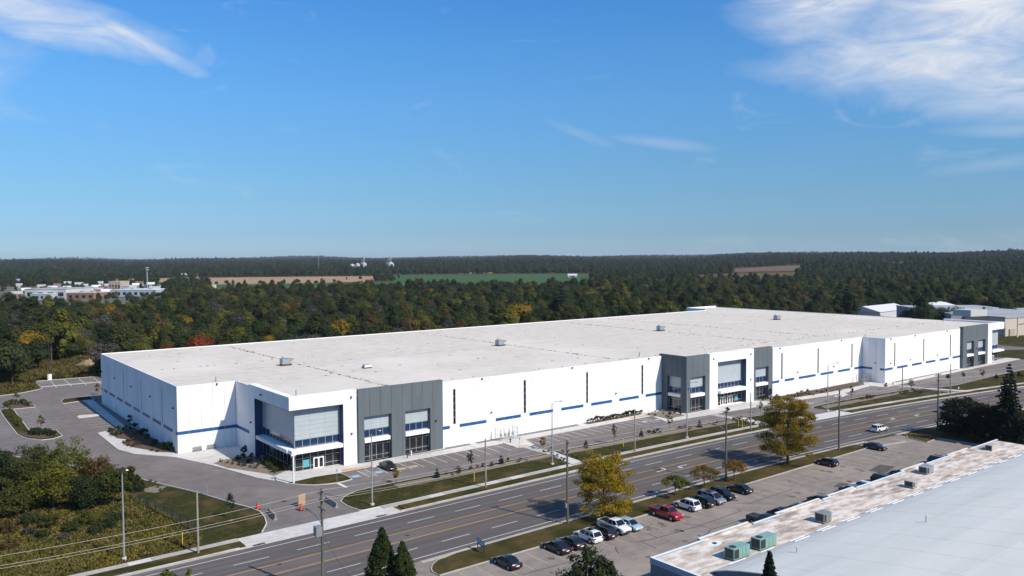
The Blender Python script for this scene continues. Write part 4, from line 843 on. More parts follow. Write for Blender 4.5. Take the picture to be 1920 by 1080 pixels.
# lamp mast with concrete base in the north-west
p = za(372,250); t = T('lamp_mast', 'tall dark lamp mast on a white concrete base by the trailer stalls', 'lamp', (p[0],p[1],0)); MB().tube([(0,0,-.1),(0,0,2.0)], .75, 12).build('base', M['wht'], t); MB().tube([(0,0,2.0),(0,0,13)], [.14,.09], 8).build('mast', M['dark'], t)
for s in (-1,1): MB().tube([(0,0,12.9),(s*.9,0,12.95)], .05, 5).build('arm', M['dark'], t); MB().box(s*1.2-.35,s*1.2+.35,-.2,.2,12.85,13.0).build('lamp_head', M['dark'], t)
# boulders and spoil heap behind the west wall
M['dirt'] = mat('sandy_dirt', (.33,.25,.16), .95, c2=(.22,.165,.105), scale=.6, bump=.7, bscale=2)
def mound(p, rx, ry, h, label, m='dirt', name='dirt_mound', cat='mound'):
    n, k = 18, 7; vs = []; fs = []; sd = random.random()*9
    for j in range(k):
        for i in range(n):
            a = 2*math.pi*i/n; q = 1-j/(k-1)*.97; ww = 1+.18*math.sin(3*a+sd)+.1*math.sin(7*a+sd*2); vs.append((rx*q*math.cos(a)*ww, ry*q*math.sin(a)*ww, h*(1-q**1.7)*(1+.12*math.sin(5*a+j))-.1))
    for j in range(k-1):
        for i in range(n): fs.append((j*n+i, j*n+(i+1)%n, (j+1)*n+(i+1)%n, (j+1)*n+i))
    fs.append(tuple((k-1)*n+i for i in range(n))); o = MB().add(vs, fs).build(name, M[m], smooth=180); o.location = (p[0],p[1],elev(p[0],p[1])); return tag(o, label, cat)
mound(at(172,686), 5.5, 3.5, 3.2, 'pale sandy dirt mound on rough ground behind the warehouse'); mound(at(188,682), 5, 3.5, 2.6, 'smaller sandy dirt mound half hidden by the warehouse corner'); mound(zb(1150,430), 2.8, 3.2, .35, 'low bed of reddish mulch on lawn by the cedar shrub', 'mulch', 'mulch_bed', 'mulch bed'); mound(zb(1730,665), 1.1, .9, .2, 'small ring of pale mulch around the lone lawn sapling', 'mulch', 'mulch_bed', 'mulch bed')

# ---------------------------------------------------------------- vehicles
def paint(name, c, rough=.25, metal=0.0): 
    m = mat(name, c, rough, metal=metal); m.node_tree.nodes['Principled BSDF'].inputs['Coat Weight'].default_value = .6; return m
CP = dict(black=paint('black_car_paint',(.004,.004,.005),.3), white=paint('white_car_paint',(.72,.73,.74)), red=paint('red_car_paint',(.30,.012,.016)), silver=paint('silver_car_paint',(.34,.37,.42),.3,.5), dgrey=paint('dark_grey_car_paint',(.035,.037,.042),.3,.3), lblue=paint('light_blue_car_paint',(.36,.50,.58),.3,.2), navy=paint('navy_car_paint',(.012,.016,.03)))
CG = mat('car_glass', (.010,.012,.014), .05, spec=.7)
KIND = { # length, width, height, belt, rear base, roof rear, roof front, windscreen base, hood nose height, deck height
 'sedan': (4.75,1.84,1.45,.93,-1.75,-1.00,.35,1.15,.70,.98), 'hatch': (4.35,1.80,1.50,.95,-2.02,-1.62,.35,1.25,.72,.95), 'suv': (4.70,1.90,1.72,1.08,-2.20,-1.78,.42,1.20,.85,1.08),
 'van': (5.05,1.98,1.76,1.05,-2.42,-2.10,.75,1.70,.80,1.05), 'pickup': (5.75,2.02,1.92,1.22,-.55,-.38,.98,1.62,1.02,1.22)}
def make_car(kind, col, label, loc, rz, group, sun=False):
    L, W, H, zb_, xr0, xr1, xf1, xf0, hn, dk = KIND[kind]; w = W/2; t = T('pickup_truck' if kind == 'pickup' else 'parked_car', label, 'pickup truck' if kind == 'pickup' else 'car', loc, rz, group); P = CP[col]; hl = L/2
    zb0 = .24 if kind in ('sedan','hatch') else .32
    st = [(-hl,.80,.42,.60),(-hl+.06,.90,.30,dk-.20),(-hl+.22,.96,zb0,dk-.03),(xr0 if kind != 'pickup' else -hl+.9,1.0,zb0,dk),(0,1.0,zb0-.02,zb_),(xf0-.1,1.0,zb0,zb_),(xf0+.45,.985,zb0,(zb_*1.6+hn)/2.6),(hl-.45,.95,zb0,hn+.06),(hl-.16,.90,.28,hn-.02),(hl-.03,.80,.36,hn-.16),(hl,.70,.45,hn-.28)]
    vs = []; fs = []; sec = 10
    for x, ww, zl, zt in st:
        yw = w*ww; half = [(yw*.86,zl),(yw*.985,zl+.12),(yw,zl+(zt-zl)*.55),(yw*.965,zt-.07),(yw*.86,zt)]
        for y, z in half: vs.append((x,-y,z))
        for y, z in half[::-1]: vs.append((x,y,z))
    n = len(st)
    for i in range(n-1):
        for k in range(sec): a, b = i*sec+k, i*sec+(k+1)%sec; fs.append((a, b, b+sec, a+sec))
    fs += [tuple(range(sec-1,-1,-1)), tuple((n-1)*sec+k for k in range(sec))]
    MB().add(vs, fs).build('body', P, t, smooth=38)
    # cabin
    bw, rw = w*.93, w*.74
    cb = [(xr0,bw*.95),(xf0,bw*.95)]; V = [(xr0,-bw*.95,zb_-.03),(xf0,-bw*.92,zb_-.03),(xf0,bw*.92,zb_-.03),(xr0,bw*.95,zb_-.03),(xr1,-rw,H-.05),(xf1,-rw*.97,H-.04),(xf1,rw*.97,H-.04),(xr1,rw,H-.05),(xr1+.12,-rw*.7,H),(xf1-.15,-rw*.7,H),(xf1-.15,rw*.7,H),(xr1+.12,rw*.7,H)]
    MB().add(V, [(0,1,5,4),(1,2,6,5),(2,3,7,6),(3,0,4,7),(8,9,10,11),(4,5,9,8),(5,6,10,9),(6,7,11,10),(7,4,8,11)]).build('cabin', P, t, smooth=25)
    def quad(name, q, m, ins=.06, off=.012):
        q = [Vector(a) for a in q]; c = sum(q, Vector())/len(q); nn = (q[1]-q[0]).cross(q[2]-q[0]).normalized()
        if nn.dot(c-Vector((0,0,.9))) < 0: nn = -nn
        f = [a+(c-a).normalized()*ins+nn*off for a in q]; MB().add(f+[a-nn*.03 for a in f], [(0,1,2,3),(0,4,5,1),(1,5,6,2),(2,6,7,3),(3,7,4,0)]).build(name, m, t)
    quad('windscreen', (V[1],V[2],V[6],V[5]), CG, .07); quad('rear_window', (V[0],V[3],V[7],V[4]), CG, .09)
    lerp = lambda a, b, s: Vector(a)+(Vector(b)-Vector(a))*s
    for i0, i1, i4, i5 in ((0,1,4,5),(3,2,7,6)):
        for s0, s1 in (((.0,.5),(.5,1.0)) if kind not in ('suv','van') else ((.0,.30),(.30,.62),(.62,1.0))):
            quad('side_window', (lerp(V[i0],V[i1],s0),lerp(V[i0],V[i1],s1),lerp(V[i4],V[i5],s1),lerp(V[i4],V[i5],s0)), CG, .075)
    if sun: quad('sunroof', (lerp(V[8],V[9],.35),lerp(V[8],V[9],.9),lerp(V[11],V[10],.9),lerp(V[11],V[10],.35)), CG, .05, .012)
    if kind == 'pickup':
        MB().box(-hl+.25,xr0-.12,-w*.80,w*.80,dk-.02,dk+.012).build('bed_cover', M['dark'] if col != 'white' else M['rubber'], t)
        for s in (-1,1): MB().box(-hl+.15,xr0-.05,s*w*.9-.06,s*w*.9+.06,dk-.05,dk+.05).build('bed_rail', P, t)
        MB().box(-hl+.12,-hl+.22,-w*.84,w*.84,dk-.1,dk+.04).build('tailgate', P, t)
    if kind in ('suv','van'):
        for s in (-1,1): MB().box(xr1+.1,xf1-.2,s*rw*.86-.025,s*rw*.86+.025,H-.01,H+.045).build('roof_rail', M['dark'] if col == 'white' else M['chrome'], t)
    wr = .34 if kind in ('sedan','hatch') else (.37 if kind != 'pickup' else .41); xa = hl-.92 if kind != 'pickup' else hl-1.0
    for x in (-hl+.95 if kind != 'pickup' else -hl+1.25, xa):
        for s in (-1,1):
            MB().tube([(x,s*(w-.02),wr+.03),(x,s*(w+.004),wr+.03)], wr+.075, 16).build('wheel_arch', M['rubber'], t)
            o = MB().tube([(x,s*(w-.20),wr),(x,s*(w-.0),wr),(x,s*(w+.02),wr)], [wr,wr,wr*.9], 16).build('wheel', M['rubber'], t); MB().tube([(x,s*(w+.015),wr),(x,s*(w+.032),wr)], [wr*.66,wr*.56], 10).build('rim', M['chrome'] if col != 'black' else M['steel'], o)
    for s in (-1,1):
        MB().box(hl-.24,hl-.05,s*w*.70-.17,s*w*.70+.17,hn-.20,hn-.07).build('headlight', M['headl'], t); MB().box(-hl+.0,-hl+.16,s*w*.76-.15,s*w*.76+.15,dk-.30,dk-.12).build('tail_light', M['redl'], t)
        MB().box(xf0-.35,xf0-.17,s*(w+.02)-.10,s*(w+.02)+.10,zb_+.0,zb_+.15).build('mirror', P, t)
    MB().box(-hl-.012,-hl+.03,-.26,.26,.58,.72).build('licence_plate', M['plate'], t); MB().box(hl-.05,hl+.012,-w*.5,w*.5,.42,hn-.30).build('grille', M['dark'], t)
    if kind == 'pickup': MB().box(hl-.08,hl+.06,-w*.86,w*.86,.40,.62).build('bumper', M['dark'] if col == 'white' else P, t)
    return t
UP, DN = R(90), R(-90); RW = 'cars parked along the south verge'
def park(kind, col, label, left_front_or_x, y, nose, **k): make_car(kind, col, label, (left_front_or_x, y, .004), UP if nose == 'up' else DN, RW, **k)
park('sedan','black','black coupe parked alone near the blue and white sign', 16.9, -92.5,'up'); park('sedan','black','black sedan parked nose to the verge beside a dark grey sedan', 25.7,-92.5,'up'); park('sedan','dgrey','dark grey sedan between a black sedan and a white car with sunroof', 28.5,-92.4,'up')
park('suv','white','white car with panoramic sunroof parked tail outwards', 32.05,-92.1,'up', sun=True); park('suv','black','black hatchback squeezed between a white car and a white pickup', 34.75,-92.3,'up'); park('pickup','white','white pickup truck parked nose outwards', 37.9,-91.6,'dn'); park('hatch','lblue','light blue hatchback parked beside the white pickup', 40.35,-92.4,'dn')
park('pickup','red','red pickup truck with black bed cover', 48.7,-92.3,'dn', sun=True); park('suv','white','white car with black roof rails parked beside the red pickup', 54.65,-91.6,'up'); park('suv','black','black car parked between a white car and a silver minivan', 57.8,-91.9,'up'); park('van','silver','silver minivan parked nose outwards', 60.5,-91.8,'dn', sun=True); park('suv','black','black car with bright headlight beside the silver minivan', 63.7,-91.6,'dn'); park('sedan','black','black sedan, last of the row before the empty stalls', 69.0,-91.2,'up')
park('hatch','black','black hatchback alone under the large orange-brown tree', 97.2,-90.9,'up'); park('sedan','navy','dark navy sedan alone at the far end of the verge', 117.05,-90.2,'dn')
make_car('suv','white','white car driving on the road', (134.4,-82.6+.75,.006), math.atan((rc(140)-rc(130))/10), 'cars on the road'); make_car('suv','silver','silver car driving behind the dark pine on the road', (169.8,-81.0,.006), math.atan((rc(170)-rc(160))/10), 'cars on the road')
make_car('sedan','black','black car parked in front of the first grey bay', (28.9,-38.6,.004), DN, 'cars at the warehouse')
# cars along the shopfront, half hidden by its roof
SF = 'cars parked along the shopfront'
for x, y, k, c, n, l in ((57.2,-104.6,'pickup','black','dn','black pickup half hidden behind the shopfront roof'), (61.9,-104.4,'van','black','up','black van parked by the shopfront beside a black pickup'), (65.2,-104.6,'suv','black','up','black car at shopfront between a black van and an empty stall'),
                 (73.5,-104.3,'sedan','black','dn','black car roof just showing over the shopfront roof'), (86.4,-104.2,'suv','white','up','white car roof showing over the shopfront roof beside a blue one'), (82.8,-104.5,'sedan','navy','dn','navy car mostly hidden by the shopfront roof'),
                 (93.2,-104.6,'suv','black','dn','black car at shopfront standing near the asphalt patch'), (101.0,-104.2,'sedan','navy','up','navy car with windscreen showing past the asphalt patch'), (114.4,-104.8,'suv','navy','dn','navy car by the shopfront, left of a white one'), (118.0,-105.2,'suv','white','up','white car at the far end of the shopfront')):
    make_car(k, c, l, (x, y, .004), UP if n == 'up' else DN, SF)
make_car('van','black','black van parked against the blue gable wall', (21.6,-113.2,.004), R(90), SF)
# ---------------------------------------------------------------- foliage builders
def leaves(cl, per, size, seed, flat=.0, up=.35, shell=.55, asp=1.0, rnd=.55, dome=0.0):
    """leaf quads scattered through clumps cl=[(x,y,z,r)], facing outwards and upwards"""
    g = np.random.default_rng(seed); cl = np.asarray(cl, float); n = len(cl)*per
    c = np.repeat(cl, per, 0); d = g.normal(size=(n,3)); d /= np.linalg.norm(d, axis=1)[:,None]
    rr = c[:,3]*(shell+(1-shell)*g.random(n))**1.0*(.55+.5*g.random(n)); p = c[:,:3]+d*rr[:,None]*np.array([1,1,1-flat])
    nrm = d*.8+g.normal(size=(n,3))*rnd+np.array([0,0,up]); cc = p-np.array([0,0,p[:,2].mean()*.8]); cc /= np.linalg.norm(cc, axis=1)[:,None]+1e-6; nrm = nrm+cc*dome; nrm /= np.linalg.norm(nrm, axis=1)[:,None]
    t = np.cross(nrm, g.normal(size=(n,3))); t /= np.linalg.norm(t, axis=1)[:,None]; b = np.cross(nrm, t)
    s = (size*(.6+.8*g.random(n)))[:,None]*.5
    v = np.stack([p-t*s, p-b*s*.62*asp, p+t*s, p+b*s*.62*asp], 1).reshape(-1,3); q = np.arange(n*4).reshape(-1,4)
    return v, q
def tubes_np(segs, n=5):
    """quad tubes for branches: segs=[(p0,p1,r0,r1)]"""
    V = []; Q = []; o = 0
    for p0, p1, r0, r1 in segs:
        p0, p1 = np.asarray(p0, float), np.asarray(p1, float); t = p1-p0; t /= np.linalg.norm(t)+1e-9
        a = np.cross(t, [0,0,1] if abs(t[2]) < .9 else [1,0,0]); a /= np.linalg.norm(a); b = np.cross(t, a); w = np.arange(n)*2*np.pi/n
        ring = np.cos(w)[:,None]*a+np.sin(w)[:,None]*b; V += [p0+ring*r0, p1+ring*r1]
        for k in range(n): Q.append((o+k, o+(k+1)%n, o+n+(k+1)%n, o+n+k))
        o += 2*n
    return np.concatenate(V), np.array(Q)
def crown_clumps(h, cw, z0, seed, n, kind='round'):
    g = np.random.default_rng(seed); out = []; zc_ = (z0+h)/2; rz = (h-z0)/2
    for k in range(n):
        a = g.random()*2*np.pi
        if kind == 'round':
            u = g.uniform(-1,1); s = math.sqrt(max(0,1-u*u)); q = g.uniform(.35,.86)*(1+.15*math.sin(3*a+seed)); r = cw*g.uniform(.13,.21); out.append((cw/2*s*q*math.cos(a), cw/2*s*q*math.sin(a), zc_+rz*u*q*.95, r))
        elif kind == 'dome':
            u = g.uniform(-.55,1); s = math.sqrt(max(0,1-u*u)); q = g.uniform(.35,.66)*(1+.12*math.sin(2*a+seed)); r = cw*g.uniform(.17,.27); out.append((cw/2*s*q*math.cos(a), cw/2*s*q*math.sin(a), zc_-rz*.12+rz*u*q, r))
        elif kind == 'umbrella':
            q = math.sqrt(g.random())*.85; r = cw*g.uniform(.10,.16); out.append((cw/2*q*math.cos(a), cw/2*q*math.sin(a), h-r-(h-z0)*(.25+.6*q*q)*g.uniform(.6,1.1), r))
        elif kind == 'layer':
            lv = g.integers(0,5)/4; q = (.35+.65*g.random())*(1-.55*abs(lv-.35)**1.3)*.92; r = cw*g.uniform(.09,.15); out.append((cw/2*q*math.cos(a), cw/2*q*math.sin(a), z0+(h-z0)*(.1+.82*lv)+g.normal()*.35, r))
        elif kind == 'oval':
            u = g.random(); q = (math.sin(math.pi*min(1,max(.06,u)**.8))**.7)*g.uniform(.4,.8); r = cw*g.uniform(.14,.24); out.append((cw/2*q*math.cos(a), cw/2*q*math.sin(a), z0+(h-z0)*(.08+.86*u), r))
        elif kind == 'column':
            u = g.random()**1.15; q = (1-u**2.2)*.82*g.uniform(.75,1.0)*min(1,.75+u*2); r = cw*g.uniform(.09,.15)*(1.05-.6*u); out.append((cw/2*q*math.cos(a), cw/2*q*math.sin(a), z0+(h-z0)*u*.97, r))
    return out
def branch_segs(h, z0, clumps, tr, frac=.8, lim=14, seed=0):
    g = np.random.default_rng(seed+99); bend = g.normal(size=2)*h*.015; segs = []
    top = h*frac; p = [(0,0,-.15),(bend[0]*.5,bend[1]*.5,top*.35),(bend[0],bend[1],top*.7),(bend[0]*.6,bend[1]*.6,top)]; rs = [tr*1.25,tr*.9,tr*.6,tr*.2]
    for a, b, r0, r1 in zip(p, p[1:], rs, rs[1:]): segs.append((a, b, r0, r1))
    for c in clumps[:lim]:
        zb = max(z0*.8, min(top*.75, c[2]*.62)); mid = (c[0]*.45, c[1]*.45, zb+(c[2]-zb)*.6); segs += [((0,0,zb), mid, tr*.42, tr*.26), (mid, c[:3], tr*.26, tr*.08)]
    return segs
def tree_mesh(name, h, cw, z0, kind, n, per, size, seed, leafm, tr=.16, lim=12, trunkm='trunk', flat=.15, shell=.5, frac=.8, rnd=.55, dome=0.0):
    cl = crown_clumps(h, cw, z0, seed, n, kind); lv, lq = leaves(cl, per, size, seed, flat, shell=shell, rnd=rnd, dome=dome); tv, tq = tubes_np(branch_segs(h, z0, cl, tr, frac, lim, seed))
    return (tv, tq), (lv, lq)
def joined(name, tv, tq, lv, lq, lm, tm='trunk'):
    v = np.concatenate([tv, lv]); q = np.concatenate([tq, lq+len(tv)]); mi = np.concatenate([np.zeros(len(tq), int), np.ones(len(lq), int)])
    return npmesh(name, v, q, [M[tm], M[lm]], mi)
LM = {'dark': [(.024,.036,.013),(.034,.048,.016),(.046,.060,.019)], 'olive': [(.045,.054,.014),(.062,.068,.017),(.082,.078,.020)], 'lime': [(.075,.090,.016),(.105,.112,.018),(.14,.13,.02)],
      'rust': [(.065,.050,.022),(.095,.062,.024),(.13,.072,.025)], 'gold': [(.13,.10,.012),(.19,.13,.014),(.24,.15,.016)], 'red': [(.14,.03,.012),(.18,.035,.014),(.20,.05,.016)], 'bare': [(.060,.056,.046),(.08,.072,.060),(.10,.09,.075)]}
for k, c in LM.items(): M['l_'+k] = leafmat('leaf_'+k, c)
M['l_pine'] = leafmat('leaf_pine', [(.008,.014,.008),(.013,.020,.010),(.018,.026,.013)], trans=.05); M['l_spruce'] = leafmat('leaf_blue_spruce', [(.030,.045,.040),(.040,.058,.050),(.05,.07,.06)], trans=.05)
M['l_loc'] = leafmat('leaf_locust', [(.115,.11,.011),(.20,.16,.013),(.27,.19,.015),(.17,.15,.014)], trans=.3); M['l_loc2'] = leafmat('leaf_locust_brown', [(.155,.118,.013),(.24,.155,.014),(.28,.16,.015),(.19,.14,.014)], trans=.3); M['l_sum'] = leafmat('leaf_sumac', [(.13,.105,.018),(.20,.125,.02),(.16,.115,.022)], trans=.3)
M['l_cedar'] = leafmat('leaf_cedar', [(.018,.030,.008),(.028,.042,.012),(.036,.05,.014)], trans=.1)

# ---------------------------------------------------------------- named feature trees
def feature_tree(p, h, cw, z0, kind, n, per, size, seed, lm, label, tr=.2, lim=16, cat='tree', group=None, name='tree', flat=.15, frac=.8, rz=0.0, shell=.5):
    (tv, tq), (lv, lq) = tree_mesh('t', h, cw, z0, kind, n, per, size, seed, lm, tr, lim, flat=flat, frac=frac, shell=shell)
    t = T(name, label, cat, (p[0],p[1],0), rz, group); link('trunk', npmesh('trunk', tv, tq, [M['trunk']]), t); link('crown', npmesh('crown', lv, lq, [M[lm]]), t); return t
feature_tree(zd(1332,925), 9.6, 11.2, 1.7, 'layer', 140, 170, .24, 11, 'l_loc', 'golden yellow tree on the verge beside the white pickup', .2, 30, flat=.45)
feature_tree(ze(1107,800), 13.0, 12.4, 2.0, 'layer', 170, 190, .25, 23, 'l_loc2', 'large orange-brown tree on the verge above the lone black hatchback', .24, 34, flat=.4)
feature_tree(ze(265,1050), height_at(ze(265,1050), 670+850/4), 5.4, 2.0, 'umbrella', 40, 60, .24, 31, 'l_lime', 'small green umbrella tree on verge behind the red pickup', .11, 18, flat=.3, frac=.6)
feature_tree(ze(483,985), height_at(ze(483,985), 670+778/4), 6.0, 2.4, 'umbrella', 44, 60, .22, 32, 'l_sum', 'small yellow-orange umbrella tree behind the silver minivan', .1, 20, flat=.3, frac=.6)
feature_tree(ze(705,930), height_at(ze(705,930), 670+738/4), 5.6, 2.2, 'umbrella', 44, 60, .22, 33, 'l_sum', 'small rust-orange umbrella tree beside a utility pole', .1, 20, flat=.3, frac=.6)
def cedar(p, h, w, seed, label, lm='l_cedar', n=420, per=46, size=.26, group=None, z0=.2, name='cedar_tree'):
    feature_tree(p, h, w, z0, 'column', n, per, size, seed, lm, label, .16, 0, 'tree', group, name, flat=0)
cedar(at(718,1140), height_at(at(718,1140), 988), 5.4, 41, 'taller conical cedar of a pair at the roadside'); cedar(at(756,1150), height_at(at(756,1150), 1013), 4.6, 42, 'shorter conical cedar leaning on its taller twin'); cedar((22.0,-129.6,0), 11.7, 3.7, 43, 'dark columnar cedar standing before the pale blue roof', 'l_pine')
p = at(1100,1165); feature_tree(p, height_at(p, 1016), 6.2, 2.0, 'round', 46, 90, .34, 51, 'l_dark', 'dark leafy tree in front of the shopfront car park', .18, 20)
p = at(1152,1172); feature_tree(p, height_at(p, 1046), 4.0, 1.6, 'round', 28, 90, .32, 52, 'l_dark', 'smaller dark leafy tree beside a taller one near the gable wall', .14, 14)
p = at(318,1150); feature_tree(p, height_at(p, 1062), 2.9, 1.2, 'round', 26, 60, .26, 53, 'l_lime', 'yellow-green treetop at the near roadside', .1, 10); p = at(356,1160); feature_tree(p, height_at(p, 1061), 1.6, 1.2, 'oval', 14, 50, .24, 54, 'l_lime', 'slim yellow-green treetop beside a broader one', .08, 8)
def spruce(p, h, w, seed, label, lm='l_pine', levels=16, group=None, z0=.4, per=26, leaf=.28, droop=.25, parts=True, name='spruce_tree', cat='tree'):
    g = np.random.default_rng(seed); cl = []; segs = [((0,0,-.15),(0,0,h*.55),h*.016,h*.009),((0,0,h*.55),(0,0,h*.98),h*.009,.01)]
    for L in range(levels):
        u = L/(levels-1); z = z0+(h-z0)*u**.92; r = w/2*(1-u)**.82*(.86+.26*g.random())+.05; nb = max(4, int(11*(1-u)+4))
        for k in range(nb):
            a = 2*math.pi*(k+g.random()*.7)/nb+L; rr = r*g.uniform(.72,1.1); nd = max(1, int(rr/(w*.06)))
            for j in range(nd):
                s = (j+1)/nd; cl.append((rr*s*math.cos(a), rr*s*math.sin(a), z-droop*rr*s*s+.1*g.normal()*rr*.3, w*.040+.10*(1-u)*(w/6)))
            if rr > 1: segs.append(((0,0,z),(rr*.8*math.cos(a),rr*.8*math.sin(a),z-droop*rr*.6),.03,.012))
    lv, lq = leaves(cl, per, leaf, seed, .45, up=.5, shell=.3); tv, tq = tubes_np(segs, 5)
    if not parts: return joined('conifer', tv, tq, lv, lq, lm)
    t = T(name, label, cat, (p[0],p[1],.0), 0, group); link('trunk', npmesh('trunk', tv, tq, [M['trunk']]), t); link('crown', npmesh('crown', lv, lq, [M[lm]]), t); return t
b = at(1890,838); spruce(b, height_at(b, 684), 8.2, 61, 'tall dark spruce with pointed top at the roadside', levels=26, per=34, leaf=.42)
pp = [(at(1802,817), 8.2, 10.5, 62, 'broad dark pine spreading beside the crossarm utility pole'), (at(1846,826), 7.6, 8.5, 63, 'dark pine with dead branches between the broad pine and the spruce'), (at(1930,862), 8.5, 8.5, 64, 'dark pine at the edge behind the tall spruce')]
for p, h, w, sd, l in pp: feature_tree(p, h, w, .9, 'layer', 190, 90, .36, sd, 'l_pine', l, .22, 26, group='dark pines by the road', name='pine_tree', flat=.2)
p = at(1872,824); feature_tree(p, 3.6, 4.6, .2, 'round', 40, 80, .22, 65, 'l_olive', 'rounded green yew below the dark pines', .08, 0, name='yew_shrub')
g5 = np.random.default_rng(5); q = at(1852,815); segs = []
for k in range(60):
    a = g5.random()*6.28; zz = g5.uniform(2.5,6.5); L = g5.uniform(1.0,3.2); segs.append(((math.cos(a)*.3,math.sin(a)*.3,zz),(math.cos(a)*L,math.sin(a)*L,zz+g5.uniform(.2,1.8)),.035,.008))
segs.append(((0,0,0),(0,0,8),.16,.03)); M['deadwood'] = mat('dead_wood', (.16,.14,.12), .9, var=.2); tv, tq = tubes_np(segs); t = T('dead_tree', 'bare dead tree with grey twigs among the dark pines', 'tree', (q.x,q.y,0)); link('trunk', npmesh('trunk', tv, tq, [M['deadwood']]), t)
# clump of wild trees at the near left
WG = 'wild trees at the edge of the weedy field'
for (px, py, top, w, lm, sd, l) in ((128,936,812,8.0,'l_lime',71,'tall yellow-green tree in the wild clump beside the west drive'), (52,948,832,8.0,'l_olive',72,'green tree left of the tallest in the wild clump'), (178,930,850,7.0,'l_rust',73,'rust-tinged tree in wild clump by the grey street light'), (212,948,870,6.0,'l_olive',74,'olive green tree at the lawn side of the wild clump'), (100,958,858,7.5,'l_lime',75,'bright green tree in the middle of the wild clump'),
                                 (8,925,838,6.0,'l_dark',76,'dark tree at the outer edge of the wild clump'), (160,958,885,6.0,'l_dark',77,'dark low tree in front of the wild clump'), (85,918,828,7.0,'l_olive',78,'olive tree behind the bright green one in the wild clump'), (232,925,866,4.0,'l_olive',79,'slim olive tree where the wild clump meets the lawn'), (30,970,905,6.0,'l_olive',80,'low spreading olive bush before the wild clump')):
    p = at(px, py); feature_tree(p, height_at(p, top), w, .5, 'round', 60, 85, .34, sd, lm, l, .14, 16, group=WG)
BG = 'low bushes scattered in the weedy field'
sp = [(60,985,30,'l_dark'),(15,1000,25,'l_rust'),(95,990,26,'l_olive'),(205,990,35,'l_dark'),(165,985,30,'l_olive'),(135,998,22,'l_olive'),(78,1010,18,'l_dark'),(180,1002,18,'l_dark'),(225,978,24,'l_olive'),(20,1030,20,'l_rust'),(120,1012,14,'l_bare'),(55,1005,18,'l_bare'),(275,985,12,'l_lime'),(290,1000,10,'l_lime')]
for i, (px, py, hp, lm) in enumerate(sp):
    p = at(px, py); h = height_at(p, py-hp); nm = {'l_dark':'dark green','l_rust':'rust brown','l_olive':'olive green','l_bare':'greyish twiggy','l_lime':'pale yellow-green'}[lm]
    feature_tree(p, h, h*1.7, .05, 'round', 22, 60, .24, 90+i, lm, 'low '+nm+' bush in the weedy field', .04, 0, 'bush', BG, 'bush')
cedar(zb(1028,443), height_at(zb(1028,443), 810+318/4), 3.4, 44, 'conical cedar shrub beside the reddish mulch bed', 'l_cedar', 120, 34, .2)
# ---------------------------------------------------------------- saplings
SG = 'saplings planted round the warehouse'
def sapling(p, top, w, lm, label, sd, kind='oval', z0f=.35, z=.1):
    h = height_at(p, top); feature_tree(p, h, w, h*z0f, kind, 20, 46, .17, sd, lm, label, .045, 8, 'tree', SG, 'sapling'); return h
sap = [(zc(75,186),810+98/4,1.6,'l_pine','dark conical sapling in the corner bed by the benches'), (zc(1210,384),810+262/4,1.7,'l_gold','small golden sapling on verge beside the black car'), (zc(1772,292),810+125/4,1.7,'l_dark','dark oval sapling on verge near the first white wall'), (zd(873,408),740+318/4,1.9,'l_gold','bright golden sapling at the zebra crossing'), (zd(1408,368),740+213/4,1.5,'l_rust','bronze-green sapling on verge by the second parking row'),
       (zd(1823,266),740+128/4,1.7,'l_olive','olive sapling on verge before the middle entrance block'), (ze(655,415),670+374/4,1.3,'l_dark','small dark sapling at the middle portal'), (ze(905,420),670+330/4,1.2,'l_dark','slim dark sapling near the dark red sign'), (ze(978,308),670+232/4,1.2,'l_dark','dark sapling against the third grey bay'), (ze(1183,258),670+193/4,1.2,'l_dark','dark sapling in the bed past the middle entrance'),
       (ze(1585,326),670+214/4,1.5,'l_dark','dark sapling on verge beyond the fifth street light'), (ze(1845,246),670+192/4,1.4,'l_dark','dark sapling by the stepped wall corner'), (zg(797,600),620+485/5.333,2.2,'l_olive','feathery green sapling on the lawn tip'), (zg(1163,505),620+435/5.333,1.6,'l_dark','dark sapling behind the slim wooden pole'), (zg(1312,482),620+412/5.333,1.6,'l_rust','reddish sapling along the far parking stalls'), (zg(1503,490),620+370/5.333,2.0,'l_olive','yellow-green sapling by the far parking stalls'),
       (zg(1905,475),620+430/5.333,1.8,'l_gold','golden sapling at the far lawn edge'), (za(730,362),650+276/4,1.8,'l_rust','bronze sapling at the lawn island by the west wall'), (za(310,640),650+508/4,2.2,'l_lime','lime green sapling in the west island bed'), (za(970,592),650+512/4,1.9,'l_dark','dark sapling against the west wall'), (za(125,402),650+342/4,2.2,'l_lime','lime green sapling in the small planting island'),
       (zb(1730,655),810+452/4,1.8,'l_dark','lone dark sapling on the mown lawn with mulch ring')]
for i, (p, top, w, lm, l) in enumerate(sap): sapling(p, top, w, lm, l, 200+i)
for i, (x, y, t_) in enumerate(((62,505,420),(80,535,455),(108,568,490),(135,590,515),(150,600,530))): sapling(za(x,y), 650+t_/4, 1.7, 'l_lime', 'narrow lime shrub in the row on the west lawn island', 240+i, z0f=.05)
sprs = [(zc(1518,348),810+268/4,'small blue spruce on verge by the stall symbols'), (zd(560,525),740+452/4,'small blue spruce on verge near the first wooden pole'), (zd(1195,404),740+338/4,'small blue spruce on verge past the walkway'), (zd(1610,320),740+257/4,'small blue spruce on verge opposite the hedge'), (ze(447,528),670+468/4,'small blue spruce on verge before the middle entrance'), (zg(1643,480),620+428/5.333,'small dark spruce left of a pair on the far lawn'), (zg(1803,472),620+412/5.333,'small dark spruce peeking past the tall spruce'), (zg(1868,458),620+402/5.333,'small dark spruce at the far lawn corner')]
